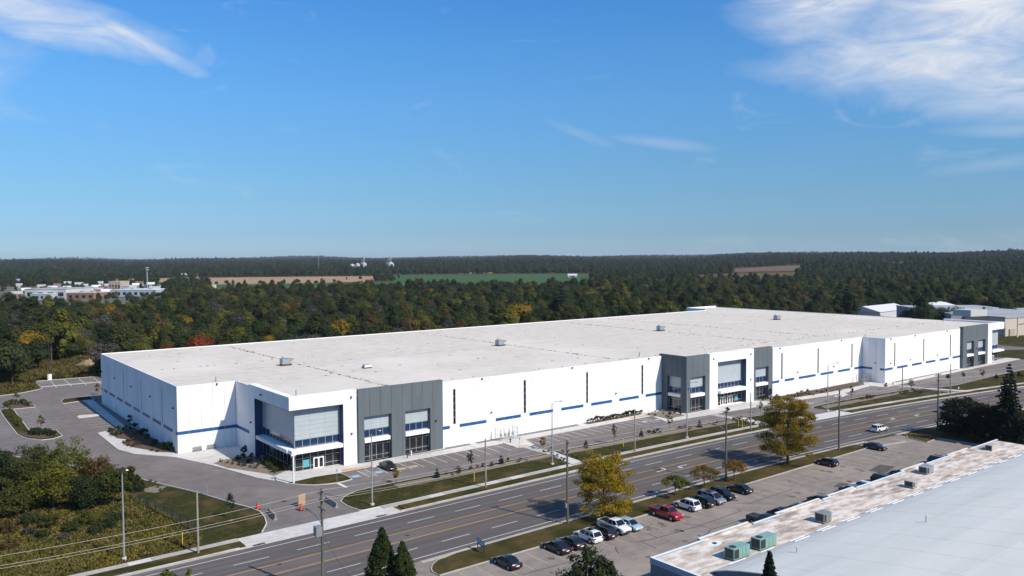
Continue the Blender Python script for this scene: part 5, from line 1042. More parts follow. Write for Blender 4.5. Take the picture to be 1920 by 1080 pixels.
for i, (p, top, l) in enumerate(sprs): h = height_at(p, top); spruce(p, h, h*.72, 260+i, l, 'l_spruce' if i < 5 else 'l_pine', 8, 'small spruces on the verges', .1, 14, .16)
# ---------------------------------------------------------------- planted shrubs
def shrub_mesh(seed, lm, h=.7, w=1.0):
    cl = crown_clumps(h, w, .02, seed, 9, 'round'); lv, lq = leaves(cl, 26, .16, seed, .1); tv, tq = tubes_np([((0,0,-.02),(0,0,h*.5),.03,.01)]); return joined('shrub', tv, tq, lv, lq, lm)
SM = {k: [shrub_mesh(300+i*7+j, 'l_'+k) for j in range(3)] for i, k in enumerate(('dark','rust','olive','lime','gold'))}
def gm(seed, h=1.0):
    g = np.random.default_rng(seed); n = 70; a = g.random(n)*6.28; r = g.random(n)*.18; x, y = r*np.cos(a), r*np.sin(a); hh = h*(.6+.5*g.random(n)); lx, ly = x+np.cos(a)*.45*g.random(n), y+np.sin(a)*.45*g.random(n); w = .02
    v = np.stack([np.stack([x-w*np.sin(a),y+w*np.cos(a),0*a],1), np.stack([x+w*np.sin(a),y-w*np.cos(a),0*a],1), np.stack([lx+.006,ly,hh],1), np.stack([lx-.006,ly,hh],1)],1).reshape(-1,3); return npmesh('tuft', v, np.arange(n*4).reshape(-1,4), [M['l_olive']])
def shrubs(pts, col, label, group, s=1.0, z=.14, cat='shrub'):
    for i, p in enumerate(pts):
        o = link('shrub', SM[col][i % 3]); o.location = (p[0],p[1],z); o.rotation_euler = (0,0,random.random()*6.28); k = s*random.uniform(.75,1.2); o.scale = (k,k,k*random.uniform(.85,1.15)); tag(o, label, cat, group)
def jit(z, pts): return [z(*p) for p in pts]
shrubs(jit(za, [(815,645),(845,640),(890,632),(935,628),(975,622),(1010,612),(835,668),(860,675),(905,662),(880,655)]), 'dark', 'dark shrub in the bed at the west wall corner', 'shrubs in the west bed', 1.5)
shrubs(jit(za, [(925,728),(960,722),(1000,712),(1035,742),(960,750),(995,757),(1020,735),(1140,788),(1180,795)]), 'rust', 'bronze shrub at the kerb side of the west bed', 'shrubs in the west bed', 1.2)
shrubs(jit(za, [(1090,655),(1100,700),(1160,740),(1215,765),(1240,770),(1270,780),(1285,760),(1300,790),(1310,775),(1060,665),(1030,670)]), 'olive', 'tall dark grassy shrub against the west wall', 'shrubs in the west bed', 2.0)
z2f = zoomf(320,690,4.696)
shrubs(jit(z2f, [(445,832),(500,845),(545,855),(600,862),(650,872),(700,882),(745,888),(560,825),(680,840),(770,865),(720,850)]), 'rust', 'rusty brown shrub in the corner entrance bed', 'shrubs in the entrance bed', 1.1)
shrubs(jit(z2f, [(580,805),(605,815),(640,795),(655,800),(710,790),(695,835),(770,815)]), 'dark', 'dark shrub at the wall side of the entrance bed', 'shrubs in the entrance bed', 1.3)
shrubs(jit(z2f, [(810,850),(850,870),(880,890),(910,905),(940,920),(960,895),(990,905),(900,870),(940,880),(870,850),(840,830),(1020,910),(980,885),(915,930)]), 'olive', 'tall olive grassy shrub below the corner glazing', 'shrubs in the entrance bed', 1.6)
shrubs(jit(zd, [(1205,208),(1240,203),(1272,197),(1300,192),(1325,190),(1350,188),(1370,183),(1402,176),(1438,170),(1478,164),(1500,160),(1520,157),(1545,152),(1570,150),(1612,140)]), 'dark', 'dark upright shrub in the row below the slot window wall', 'hedge row at the white wall', 1.7)
shrubs(jit(zd, [(1285,205),(1330,200),(1380,195),(1425,186),(1465,178),(1510,168)]), 'lime', 'pale grassy shrub in front of the hedge row', 'hedge row at the white wall', 1.1)
shrubs(jit(zd, [(240,600),(195,612),(245,590),(145,602),(330,562),(382,548),(420,545),(488,545),(487,530),(612,498),(710,497),(690,512),(745,505)]), 'rust', 'small brown shrub in the gravel strip of the first verge', 'shrubs along the verges', .9)
shrubs(jit(zd, [(955,470),(980,475),(1012,490),(880,440),(908,442),(940,455),(1030,500),(1095,470),(1125,485),(935,410),(1020,440)]), 'olive', 'small rounded shrub lining the walkway to the hydrant', 'shrubs along the verges', .9)
shrubs(jit(zd, [(1668,290),(1705,283),(1712,298),(1748,292),(1732,278),(1895,262),(1915,258)]), 'rust', 'small brown shrub in the gravel strip opposite the hedge', 'shrubs along the verges', .9)
shrubs(jit(zd, [(1670,155),(1690,148),(1715,165),(1750,130),(1775,150),(1800,170),(1830,150),(1860,145),(1900,155),(1715,135)]), 'dark', 'small dark shrub in bed beside the middle entrance block', 'shrubs at the middle entrance', .9)
shrubs([zd(1782,130), zd(1790,125)], 'gold', 'yellow shrub in bed beside the middle entrance block', 'shrubs at the middle entrance', 1.2)
shrubs(jit(ze, [(68,568),(100,575),(112,580),(150,573),(128,560),(298,538),(340,530),(370,545),(378,540),(555,510),(580,495)]), 'rust', 'small brown shrub in the gravel strip before the entrance block', 'shrubs along the verges', .9)
shrubs(jit(ze, [(700,470),(725,468),(750,475),(775,482),(802,490),(760,455),(850,505),(870,490),(820,470)]), 'olive', 'small rounded shrub lining the middle walkway', 'shrubs along the verges', .9)
shrubs(jit(ze, [(905,325),(925,330),(945,328),(965,320),(985,330),(1005,318),(1020,300),(1045,290),(1070,285),(930,312),(1010,330),(1040,322)]), 'olive', 'olive shrub in the bed below the last grey bay', 'shrubs in the far bed', 1.3)
shrubs(jit(ze, [(1110,290),(1135,295),(1160,300),(1190,292),(1215,285),(1240,278),(1270,285),(1300,290),(1255,262),(1215,265),(1180,275),(1330,262),(1365,268),(1400,258)]), 'rust', 'rusty shrub in the far planting bed', 'shrubs in the far bed', 1.1)
shrubs(jit(ze, [(1300,240),(1325,235),(1345,230),(1370,225),(1400,222),(1440,212),(1468,208),(1490,200),(1510,197),(1530,192),(1550,190),(1570,188)]), 'dark', 'dark upright shrub before the second long wall', 'shrubs in the far bed', 1.8)
shrubs(jit(ze, [(1650,315),(1670,320),(1700,300),(1705,315),(1725,298),(1750,302),(1735,310)]), 'rust', 'small brown shrub on the verge past the fifth street light', 'shrubs along the verges', 1.1)
shrubs(jit(zg, [(738,635),(765,628),(805,605),(830,615),(860,620),(885,628),(600,638),(680,640),(715,630)]), 'olive', 'small rounded shrub lining the far walkway', 'shrubs along the verges', 1.1)
shrubs(jit(za, [(60,440),(85,436),(110,434),(135,436),(160,436),(185,436),(205,445),(40,458),(220,445)]), 'olive', 'brownish shrub in the small planting island', 'shrubs on the west islands', 1.9)
shrubs(jit(za, [(225,660),(250,668),(275,662),(300,670),(330,665),(355,660),(380,668),(405,662),(260,650),(290,648),(340,645),(370,650),(240,655),(320,652),(395,675)]), 'dark', 'dark shrub in the island bed at the west stalls', 'shrubs on the west islands', 1.9)
shrubs(jit(zb, [(1090,420),(1110,425),(1190,425),(1205,445),(1130,378),(1165,390)]), 'lime', 'wispy green shrub round the reddish mulch bed', 'shrubs at the mulch bed', .9, .1)
# weeds and long grass in the field
def scatter_tufts(name, n, region, hgt, mats, seed, label):
    g = np.random.default_rng(seed); V = []; nb = 5; MI = []
    cnt = 0; P = []
    while cnt < n:
        px, py = g.uniform(*region[0]), g.uniform(*region[1])
        if not region[2](px, py): continue
        q = at(px, py); P.append((q.x, q.y)); cnt += 1
    P = np.array(P); m = len(P)*nb; c = np.repeat(P, nb, 0)+g.normal(size=(m,2))*.16; a = g.random(m)*6.28; h = np.repeat(hgt*(.4+1.0*g.random(len(P))**2), nb)*(.7+.5*g.random(m)); w = (.06+.16*g.random(m))
    dx, dy = np.cos(a)*w, np.sin(a)*w; lx, ly = g.normal(size=m)*h*.7, g.normal(size=m)*h*.7; z0 = np.full(m,-.06)
    v = np.stack([np.stack([c[:,0]-dx,c[:,1]-dy,z0],1), np.stack([c[:,0]+dx,c[:,1]+dy,z0],1), np.stack([c[:,0]+dx*.5+lx,c[:,1]+dy*.5+ly,h],1), np.stack([c[:,0]-dx*.5+lx,c[:,1]-dy*.5+ly,h],1)],1).reshape(-1,3)
    f = np.sin(P[:,0]*.5+1)*np.cos(P[:,1]*.43)+.7*np.sin(P[:,0]*.17-P[:,1]*.21)+g.normal(size=len(P))*.55
    mi = np.repeat(np.where(f < -.55, 1, np.where(f < .25, 0, np.where(f < .85, 1, 2 if len(mats) > 2 else 0)))*(g.random(len(P)) > .12)+(g.random(len(P)) < .12)*0, nb); mi = np.where((mi == 0) & np.repeat(g.random(len(P)) < .18, nb), len(mats)-1, mi)
    o = link(name, npmesh(name, v, np.arange(m*4).reshape(-1,4), [M[k] for k in mats], mi)); o['kind'] = 'stuff'; o['label'] = label; o['category'] = 'weeds'
M['dryg'] = mat('dry_grass', (.16,.12,.042), .95, c2=(.105,.08,.028), scale=.5); M['olg'] = mat('olive_weed', (.092,.093,.02), .95, c2=(.056,.062,.014), scale=.4); M['goldw'] = mat('goldenrod', (.155,.125,.018), .95, c2=(.095,.08,.015), scale=.7); M['brw'] = mat('brown_weed', (.055,.038,.018), .95, c2=(.033,.025,.013), scale=.6)
def infield(px, py):
    fence = 930+(px-247)*(70/120.); walk = 1080-(px-118)*.2165
    return py > max(905 if px < 240 else 0, fence if px > 230 else 0) and py < walk-2 and px < 372
scatter_tufts('field_weeds', 16000, ((-30,375),(880,1085),infield), .34, ['dryg','olg','goldw','brw'], 3, 'tall dry weeds and goldenrod covering the rough field')
scatter_tufts('meadow_grass', 5000, ((-40,190),(664,742),lambda px, py: py > np.interp(px, [-40,0,30,60,110,190], [738,722,712,696,678,664]) and py < np.interp(px, [-40,0,62,66,190], [745,740,729,713,704])), .9, ['dryg','olg','brw'], 4, 'dry rough grass on the ground behind the trailer stalls')
# ---------------------------------------------------------------- far fields
def pol(px, d):
    a = YAW+math.atan((px-960)/CF); return CAM.x+d*math.sin(a), CAM.y+d*math.cos(a)
def draped(name, px0, px1, d0, d1, m, off=.5, n=24, k=6, dd0=0, dd1=0):
    vs = []; fs = []
    for i in range(n+1):
        s = i/n; px = px0+(px1-px0)*s
        for j in range(k+1):
            d = (d0+dd0*s)+((d1+dd1*s)-(d0+dd0*s))*j/k; x, y = pol(px, d); vs.append((x, y, elev(x, y)+off))
    for i in range(n):
        for j in range(k): a = i*(k+1)+j; fs.append((a, a+1, a+k+2, a+k+1))
    o = MB().add(vs, fs).build(name, M[m], smooth=180); return struct(o)
M['f_green'] = mat('green_crop', (.042,.095,.030), .95, c2=(.055,.10,.038), scale=.012); M['f_tan'] = mat('stubble_field', (.36,.25,.15), .95, c2=(.30,.20,.12), scale=.006, stretch=(1,3,1)); M['f_brown'] = mat('ploughed_field', (.13,.085,.065), .95, c2=(.16,.11,.075), scale=.006); M['f_meadow'] = mat('autumn_meadow', (.12,.10,.035), .95, c2=(.09,.075,.035), scale=.02); M['f_town'] = mat('town_ground', (.17,.16,.14), .95, c2=(.09,.09,.05), scale=.015)
FIELDS = [('crop_field',395,740,900,1290,'f_green',40,60),('crop_field',740,1105,960,1820,'f_green',-20,0),('stubble_field',300,700,1310,1790,'f_tan',0,-60),('stubble_field',195,300,1500,1780,'f_tan',0,0),('meadow',1310,1490,1180,1560,'f_meadow',60,60),('ploughed_field',1378,1500,1690,2060,'f_brown',0,200),('ploughed_field',1660,1706,2120,2420,'f_brown',0,0),('town_ground',-60,305,660,1420,'f_town',0,-40)]
for f in FIELDS: draped(f[0], f[1], f[2], f[3], f[4], f[5], dd0=f[6], dd1=f[7])
draped('stubble_field', 860, 925, 1900, 2020, 'f_tan')
def clear(x, y):
    """True where no wood stands"""
    dx, dy = x-CAM.x, y-CAM.y; d = math.hypot(dx, dy); az_ = math.atan2(dx, dy)-YAW; 
    if abs(az_) > 1.2: return True
    px = 960+CF*math.tan(az_)
    for f in FIELDS:
        if f[1]-4 < px < f[2]+4:
            s = (px-f[1])/(f[2]-f[1])
            if f[3]+f[6]*s-(170 if f[0] == 'ploughed_field' else 15) < d < f[4]+f[7]*s+15: return True
    qx, qy = proj((x, y, 0))
    if qx < 190:
        if qy > np.interp(qx, [-400,0,30,60,110,190], [772,735,720,700,680,661]): return True
    elif x < 335: 
        if y < 112: return True
    if qx > 1560 and qy > np.interp(qx, [1560,1630,1800,1920,2400], [625,589,583,580,580]): return True
    return False
# ---------------------------------------------------------------- woods
KW = {'dark': .36, 'olive': .28, 'lime': .11, 'rust': .12, 'gold': .03, 'red': .0, 'bare': .056, 'spruce': .010}
KL = {'dark': 'dark green broadleaf tree', 'olive': 'olive green broadleaf tree', 'lime': 'yellow-green broadleaf tree', 'rust': 'rusty brown autumn tree', 'gold': 'golden autumn tree', 'red': 'bright red autumn tree', 'bare': 'grey half-bare tree', 'spruce': 'dark pointed spruce'}
FM = {}
for i, k in enumerate(KW):
    FM[k] = []
    for j in range(4):
        hh = (10.5, 11.5, 9.5, 11)[j]; cw = (9.5, 8.0, 10.5, 8.5)[j]; sd = 500+i*10+j
        if k == 'spruce': FM[k].append(spruce(None, (14.5,13,16,14)[j], 6.4, sd, '', 'l_pine', 12, parts=False, z0=.8, per=16, leaf=.7)); continue
        (tv, tq), (lv, lq) = tree_mesh('t', hh, cw, hh*.06, 'dome' if j != 1 else 'oval', (17,24,17,15)[j], 190 if k != 'bare' else 80, .60, sd, 'l_'+k, .17, 10, rnd=.3, shell=.75, dome=.9); FM[k].append(joined('wood_tree', tv, tq, lv, lq, 'l_'+k))
g = np.random.default_rng(77); cand = []
A0, A1 = YAW-R(37), YAW+R(37); d = 150.0
kinds = list(KW); wts = np.array([KW[k] for k in kinds]); wts /= wts.sum()
while d < 9500:
    sp_ = 7.4 if d < 800 else 7.4*(d/800)**.8; stp = sp_ if d < 800 else sp_*(d/800)**.12
    n = int((A1-A0)*d/sp_)
    aa = A0+(A1-A0)*(np.arange(n)+g.random(n))/n; dd = d+g.random(n)*stp
    for a, q in zip(aa, dd):
        x, y = CAM.x+q*math.sin(a), CAM.y+q*math.cos(a)
        if clear(x, y): continue
        # kinds drift in patches, as in a mixed wood
        f = math.sin(x*.011+1)*math.cos(y*.013)+.6*math.sin(x*.031-y*.023); w2 = wts.copy()
        if q > 650: w2 *= np.array([1.5,1.0,.4,.4,.15,.0,.4,1.2])
        if x > 150: w2 *= np.array([1.4,1.0,.6,.45,.5,.3,.4,1])
        if f > .35: w2 *= np.array([.35,1.5,2.0,1.6,1.5,1,1,.5])
        if f < -.5: w2 *= np.array([1.6,.8,.6,.5,.5,1,.5,1.4])
        w2 /= w2.sum(); k = kinds[int(np.searchsorted(np.cumsum(w2), g.random()*.9999))]
        s = (.62+.95*g.random()**1.6)*(1.0 if q < 1800 else 1.15)*(.75+.35*sst(q,160,330) if x < 20 else 1.0)
        cand.append((x, y, elev(x, y)-.2, q, k, int(g.integers(0,4)), s, g.random()*6.283))
    d += stp
# lone trees round the fields and in the town
for k in range(230):
    px, dd_ = (g.uniform(0,310), g.uniform(690,1400)) if k < 150 else (g.uniform(380,1105), g.uniform(900,960)); x, y = pol(px, dd_); cand.append((x, y, elev(x,y)-.2, dd_, kinds[int(g.choice([0,0,1,2]))], int(g.integers(0,4)), g.uniform(.5,.9), g.random()*6.28))
for k in range(60):
    px, dd_ = (g.uniform(395,700), g.uniform(1285,1315)) if k < 22 else ((g.uniform(395,1105), g.uniform(930,1180)) if k < 45 else (g.uniform(640,760), g.uniform(1300,1800))); x, y = pol(px, dd_); cand.append((x, y, elev(x,y)-.2, dd_, kinds[int(g.choice([0,0,1,2]))], int(g.integers(0,4)), g.uniform(.4,.95), g.random()*6.28))
n_sp = len(cand)
# a few that stand out in the photograph
for px, py, k, s in ((640,565,'rust',1.1),(877,585,'rust',1.25),(1568,565,'gold',1.15),(505,640,'gold',.8),(655,640,'gold',.8),(720,618,'lime',1.0),(1175,560,'lime',1.3),(130,630,'lime',1.2),(385,600,'lime',1.2),(900,538,'gold',1.0),(800,528,'lime',1.0),(1660,700-85,'dark',1.2),(1735,620-12,'dark',1.5),(1770,606,'dark',1.3),(1800,604,'dark',1.4),(1890,598,'dark',1.4),(1850,598,'dark',1.3)):
    x, y = at(px, py+14)[:2]; cand.append((x, y, elev(x,y)-.2, math.hypot(x-CAM.x,y-CAM.y), k, 2 if px < 1600 else 0, s, .7))
for px, d_, k, j, s in ((972,460,'gold',2,2.05),(950,465,'lime',2,1.5),(372,350,'red',2,1.35),(312,352,'red',2,1.0),(1716,495,'dark',0,1.45),(1733,498,'dark',1,1.5),(1750,494,'dark',0,1.5),(1768,497,'dark',3,1.5),(1788,515,'dark',0,1.3),(1845,560,'dark',0,1.4),(1868,556,'dark',1,1.45),(1890,550,'dark',0,1.6),(1910,552,'dark',3,1.5),(1700,500,'olive',0,1.1)):
    x, y = pol(px, d_); cand.append((x, y, -.2, d_, k, j, s, px*.1))
n_new = len(cand)-n_sp
def seen(c):
    x, y, z, q, k, j, s, r = c; px, py = proj((x, y, z+12.5*s))
    if not (-25 < px < 1945): return False
    if 189 < px < 1288 and py > 661-.0710*(px-189)-3: return False
    if 1288 <= px < 1790 and py > np.interp(px, [1288,1340,1790], [577,573,599])-3: return False
    return True
hid = [c for c in cand[n_sp:] if c[4] in ('gold','red')]
cand = [c for i, c in enumerate(cand) if i >= n_sp or not any(math.hypot(c[0]-h_[0], c[1]-h_[1]) < 9 or (abs(math.atan2(c[0]-CAM.x, c[1]-CAM.y)-math.atan2(h_[0]-CAM.x, h_[1]-CAM.y)) < 6.5/h_[3] and h_[3]-70 < c[3] < h_[3]) for h_ in hid)]
n_sp = len(cand)-n_new
order = sorted(range(len(cand)), key=lambda i: -cand[i][6]/cand[i][3]); pick = (list(range(n_sp, len(cand)))+[i for i in order if i < n_sp and seen(cand[i])])[:300]; ps = set(pick)
wcol = bpy.data.collections.new('wood_kinds'); COL.children.link(wcol); have = {}
LOC = {0: 'behind the west car park', 1: 'behind the roof of the first entrance', 2: 'behind the middle of the warehouse', 3: 'beyond the warehouse\'s far end'}
for i in pick:
    x, y, z, q, k, j, s, r = cand[i]; o = link('wood_tree', FM[k][j]); o.location = (x, y, z); o.rotation_euler = (0,0,r); o.scale = (s,s,s*random.uniform(.92,1.1))
    px = proj((x,y,z))[0]; zone = 0 if px < 190 else (1 if px < 680 else (2 if px < 1330 else 3))
    kind = ('large ' if s > 1.12 else ('small ' if s < .88 else ''))+('broad ','tall oval ','wide low ','slender ')[j]*(k != 'spruce')+KL[k]
    tag(o, kind+' '+LOC[zone], 'tree', kind+' '+LOC[zone])
    if have.get((k,j),0) < {'dark': 6, 'olive': 3}.get(k,1) if (k in ('dark','olive','lime') or j in (0,2) and k in ('rust','bare') or j == 2 and k == 'gold') else 0: have[(k,j)] = have.get((k,j),0)+1; wcol.objects.link(o)
rest = [c for i, c in enumerate(cand) if i not in ps]
# keep only what can be seen from around here: drop trees standing wholly behind the warehouse
fcol = bpy.data.collections.new('far_wood_kinds'); COL.children.link(fcol)
for o_ in wcol.objects:
    if 'dark' in o_['label'] or ('olive' in o_['label'] and len([q for q in fcol.objects if 'olive' in q['label']]) < 5): fcol.objects.link(o_)
def wood_object(name, pts, label, wcol):
    me = bpy.data.meshes.new(name); me.from_pydata([p[:3] for p in pts], [], [])
    for nm, typ, vals in (('scl','FLOAT',[p[6] for p in pts]), ('rot','FLOAT',[p[7] for p in pts])):
        at_ = me.attributes.new(nm, typ, 'POINT'); at_.data.foreach_set('value', vals)
    o = link(name, me); o['kind'] = 'stuff'; o['label'] = label; o['category'] = 'wood'
    ng = bpy.data.node_groups.new(name, 'GeometryNodeTree'); ng.interface.new_socket('Geometry', in_out='INPUT', socket_type='NodeSocketGeometry'); ng.interface.new_socket('Geometry', in_out='OUTPUT', socket_type='NodeSocketGeometry')
    gi = ng.nodes.new('NodeGroupInput'); go = ng.nodes.new('NodeGroupOutput'); ip = ng.nodes.new('GeometryNodeInstanceOnPoints'); ci = ng.nodes.new('GeometryNodeCollectionInfo')
    ci.inputs['Collection'].default_value = wcol; ci.inputs['Separate Children'].default_value = True; ci.inputs['Reset Children'].default_value = True; ip.inputs['Pick Instance'].default_value = True
    a = ng.nodes.new('GeometryNodeInputNamedAttribute'); a.data_type = 'FLOAT'; a.inputs['Name'].default_value = 'scl'; b = ng.nodes.new('GeometryNodeInputNamedAttribute'); b.data_type = 'FLOAT'; b.inputs['Name'].default_value = 'rot'
    cx = ng.nodes.new('ShaderNodeCombineXYZ'); L = ng.links.new
    L(gi.outputs[0], ip.inputs['Points']); L(ci.outputs[0], ip.inputs['Instance']); L(a.outputs['Attribute'], ip.inputs['Scale']); L(b.outputs['Attribute'], cx.inputs[2]); L(cx.outputs[0], ip.inputs['Rotation']); L(ip.outputs[0], go.inputs[0])
    md = o.modifiers.new('wood', 'NODES'); md.node_group = ng; return o
near = [c for c in rest if c[3] < 1100]; far_ = [c for c in rest if c[3] >= 1100]
wood_object('woodland', near, 'dense mixed autumn woodland behind the warehouse', wcol); wood_object('distant_forest', far_, 'distant forest covering the hills to the horizon', fcol)

# ---------------------------------------------------------------- far buildings
BM = dict(white=mat('far_white_wall',(.50,.50,.49),.8,var=.06), grey=mat('far_grey_wall',(.30,.33,.36),.8,var=.06), tan=mat('far_tan_wall',(.42,.35,.28),.85,var=.06), brown=mat('far_brick_wall',(.24,.15,.11),.9,var=.1), blue=mat('far_blue_wall',(.34,.42,.50),.8,var=.05), beige=mat('far_beige_wall',(.52,.46,.38),.85,var=.05), droof=mat('far_dark_roof',(.10,.10,.11),.9,var=.1), groof=mat('far_grey_roof',(.34,.36,.38),.8,var=.1), wroof=mat('far_white_roof',(.58,.59,.60),.8,var=.06), rroof=mat('far_brown_roof',(.16,.10,.08),.9,var=.1), silo=mat('silo_steel',(.55,.58,.60),.45,metal=.3))
def building(px0, px1, pyb, pyt, depth, wm, rm, label, gable=False, group=None, name='far_building', dist=None, rz=None, wins=4, cat='building', wid=None):
    if dist: 
        a, b = Vector((*pol(px0,dist),0)), Vector((*pol(px1,dist),0))
    else: a, b = at(px0, pyb), at(px1, pyb)
    gz = elev((a.x+b.x)/2, (a.y+b.y)/2); v = b-a; w = wid or math.hypot(v.x, v.y); dd = math.hypot(a.x-CAM.x, a.y-CAM.y); h = (pyb-pyt)/CF*dd
    t = T(name, label, cat, (a.x, a.y, gz-.3), math.atan2(v.y, v.x) if rz is None else rz, group); hw = h*(.62 if gable else 1)
    MB().box(0,w,0,depth,0,hw).build('wall', BM[wm], t)
    if gable: r = MB().add([(-.5,-.5,hw-.1),(w+.5,-.5,hw-.1),(w+.5,depth+.5,hw-.1),(-.5,depth+.5,hw-.1),(-.5,depth/2,h),(w+.5,depth/2,h)],[(0,1,5,4),(2,3,4,5),(1,2,5),(3,0,4)]).build('roof', BM[rm], t)
    else: r = MB().box(-.3,w+.3,-.3,depth+.3,hw,hw+.6).build('roof', BM[rm], t)
    for k in range(wins):
        x = w*(k+.5)/wins; MB().box(x-w*.16/wins*1.6,x+w*.16/wins*1.6,-.12,.05,hw*.35,hw*.72).build('window', M['glass'], t)
    if not gable and w > 25:
        for k in range(2): x = w*(.3+.4*k); MB().box(x-2,x+2,depth*.4,depth*.4+3,hw+.6,hw+2.2).build('roof_vent', BM['groof'], r)
    return t
building(47,124,562,545,45,'white','groof','long white workshop with pale grey flat roof in the town'); building(57,92,563,553,12,'blue','wroof','low pale blue shed in front of the long white workshop'); building(126,176,562,551,25,'brown','tan','low brown brick building beside the long white workshop'); building(207,292,557,545,35,'blue','wroof','pale blue office block with dark windows in the town', wins=8); building(204,226,548,530,18,'tan','beige','tall tan block behind the pale blue office'); building(228,242,549,537,14,'white','wroof','small bright white hall behind the pale blue office')
building(308,350,544,532,20,'beige','tan','beige building at the edge of the town beside the fields'); building(356,392,545,535,18,'beige','groof','beige long building among trees next to the field'); building(16,36,531,524,12,'white','groof','white house at the far left of the town', True); building(342,372,0,0,1,'white','groof','x') if False else None
for i, (px, d_, w_) in enumerate(((160,1120,10),(172,1180,12),(185,1130,9),(150,1240,12),(196,1230,10),(118,1160,11),(262,1010,16),(280,1080,14),(300,1130,12),(248,1230,10),(100,1300,12),(140,1330,14),(70,1250,12),(40,1120,12),(228,1320,12),(180,1370,12),(30,1330,10),(275,1260,12),(165,1010,14),(150,1060,12),(178,1060,10),(190,1010,12),(203,1100,12),(215,1180,14),(240,1120,12),(130,1080,12),(108,1060,14),(60,1010,14),(20,1010,14),(90,1180,12),(255,1330,12),(120,1400,12))):
    wm = ('white','beige','tan','brown','grey')[i % 5]; px1 = px+w_/d_*CF; x, y = pol(px, d_); pyb = proj((x,y,0))[1]; building(px, px1, pyb, pyb-(7.5/d_*CF), 9, wm, ('groof','wroof','rroof','groof')[i % 4], {'white':'white','beige':'beige','tan':'tan','brown':'brick','grey':'grey'}[wm]+' gabled house among trees in the town', True, 'houses in the town', 'far_house', dist=d_, wins=2, cat='house')
building(341,354,509,501,12,'white','groof','large white farmhouse above the tan field', True, dist=1850, wins=3, cat='house'); building(356,371,509,502,12,'white','droof','white barn beside the large farmhouse', True, dist=1860, wins=2, cat='barn')
building(1065,1082,522,515,22,'white','wroof','white farm shed with dark door in the green field', True, name='farm_shed', dist=1520, wins=1, cat='shed'); building(760,773,506,499,16,'brown','rroof','brown roofed barn at the edge of the distant forest', True, name='barn', dist=1990, wins=1, cat='barn')
# grain silos and masts
def silo(px, dist, r, h, label, leg=True):
    x, y = pol(px, dist); t = T('grain_silo', label, 'silo', (x, y, elev(x,y)-.5), 0, 'distant grain silos'); n = 18
    MB().tube([(0,0,0),(0,0,h)], r, n).build('drum', BM['silo'], t); MB().tube([(0,0,h),(0,0,h+r*.55)], [r*1.02,r*.12], n).build('roof_cone', BM['silo'], t)
    if leg:
        MB().box(-.9,.9,-.9,.9,h+r*.4,h+r*.4+h*.75).build('elevator_tower', BM['groof'], t); MB().box(-2.6,2.6,-1.5,1.5,h+r*.4+h*.6,h+r*.4+h*.8).build('head_house', BM['groof'], t); MB().tube([(0,0,h+r*.4+h*.7),(-r*1.6,0,h*.9)], .6, 6).build('spout', BM['groof'], t)
silo(733,2300,9.0,20,'large steel grain silo with elevator tower, standing alone'); silo(683,2320,7.0,20,'steel grain silo with tall elevator tower beside a smaller one'); silo(671,2320,6.5,18,'steel grain silo without tower, middle of the group', False); silo(661,2330,6.5,16,'small steel grain silo at the outer end of the group', False)
x, y = pol(694,2330); building(688,700,0,0,10,'white','wroof','low white shed beside the grain silos', False, name='farm_shed', dist=2330, wins=2, cat='shed') if False else None
def mast(px, dist, h, label, r=.5):
    x, y = pol(px, dist); t = T('radio_mast', label, 'mast', (x, y, elev(x,y)-.5)); MB().tube([(0,0,0),(0,0,h)], [r,r*.6], 6).build('shaft', BM['groof'], t)
    for z in (.92,.99): MB().tube([(0,0,h*z-.9),(0,0,h*z)], r*3.0, 8).build('antenna', BM['groof'], t)
mast(276,1010,32,'grey cell tower rising above the pale blue office',.7); mast(598,2300,58,'thin radio mast on the distant skyline',.55)
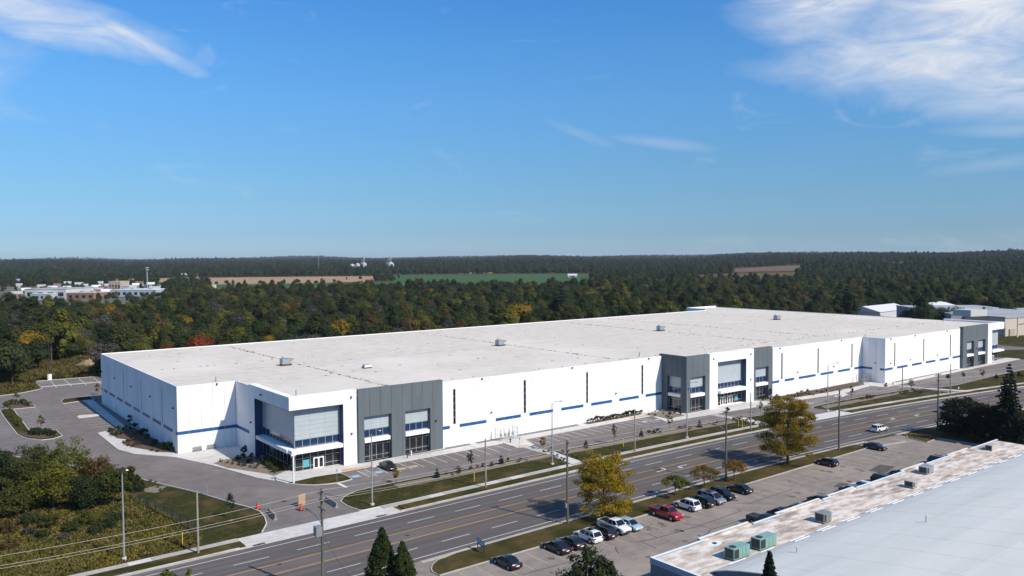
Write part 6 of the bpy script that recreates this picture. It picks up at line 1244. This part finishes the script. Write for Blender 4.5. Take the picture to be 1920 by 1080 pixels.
# buildings past the far end
t = building(1650,1722,599,577,22,'white','wroof','long white gabled shed beyond the far end of the warehouse', True, name='far_shed', wins=0, cat='shed', rz=R(4), wid=46); building(1758,1800,588,571,20,'white','wroof','white gabled shed half hidden by dark trees', True, name='far_shed', wins=0, cat='shed', rz=R(4), wid=34)
t = building(1783,1960,624,593,70,'grey','groof','low grey flat-roofed building past the far entrance', wins=0)
a = at(1884,631); wv = Vector((70,-18,0)); t = T('beige_warehouse', 'beige metal warehouse with a red diagonal stripe past the far entrance', 'building', (a.x,a.y,0), R(-14)); hh = height_at(a, 597)
MB().box(0,95,0,40,0,hh).build('wall', BM['beige'], t); MB().box(-.3,95.3,-.3,40.3,hh,hh+.7).build('roof', BM['groof'], t); MB().box(-14,-2,8,18,hh+.8,hh+4).build('roof_box', BM['white'], t)
MB().add([(10,-.06,hh*.60),(60,-.06,hh*.86),(60,-.06,hh*.93),(10,-.06,hh*.64)], [(0,1,2,3)]).build('red_stripe', M['redl'], t); MB().box(3,7,-.5,.05,.1,3.6).build('loading_door', BM['tan'], t)
p = at(1907,632); t = T('lamp_mast', 'slim dark lamp mast in front of the beige warehouse', 'lamp', (p[0],p[1],0)); hh = height_at(p, 597); MB().tube([(0,0,0),(0,0,1)], .5, 8).build('base', M['wht'], t); MB().tube([(0,0,1),(0,0,hh)], .15, 6).build('mast', M['dark'], t)
# drive and lawns past the far end
struct(MB().prism([(300,-60),(420,-95),(420,-60),(345,-45),(300,-20)], -.04, .04).build('lawn', M['grass'])); struct(MB().prism([(300,-12),(420,-40),(420,-10),(345,0)], -.04, .05).build('lawn', M['grass'])); struct(MB().prism([(300,60),(330,10),(430,-10),(520,40),(420,150)], -.04, .012).build('far_yard', M['lot']))

# ---------------------------------------------------------------- haze: one closed box of thin air round everything
hz = bpy.data.materials.new('thin_air'); hz.use_nodes = True; t = hz.node_tree; t.nodes.remove(t.nodes['Principled BSDF'])
pv = t.nodes.new('ShaderNodeVolumePrincipled'); pv.inputs['Density'].default_value = 3.8e-5; pv.inputs['Color'].default_value = (.72,.84,1.0,1); pv.inputs['Anisotropy'].default_value = .0
t.links.new(pv.outputs[0], t.nodes['Material Output'].inputs['Volume'])
hb = MB().box(-17000,17000,-17000,17000,-3,100).build('haze', hz); hb['kind'] = 'stuff'; hb['label'] = 'thin blue summer haze filling the air'; hb['category'] = 'haze'
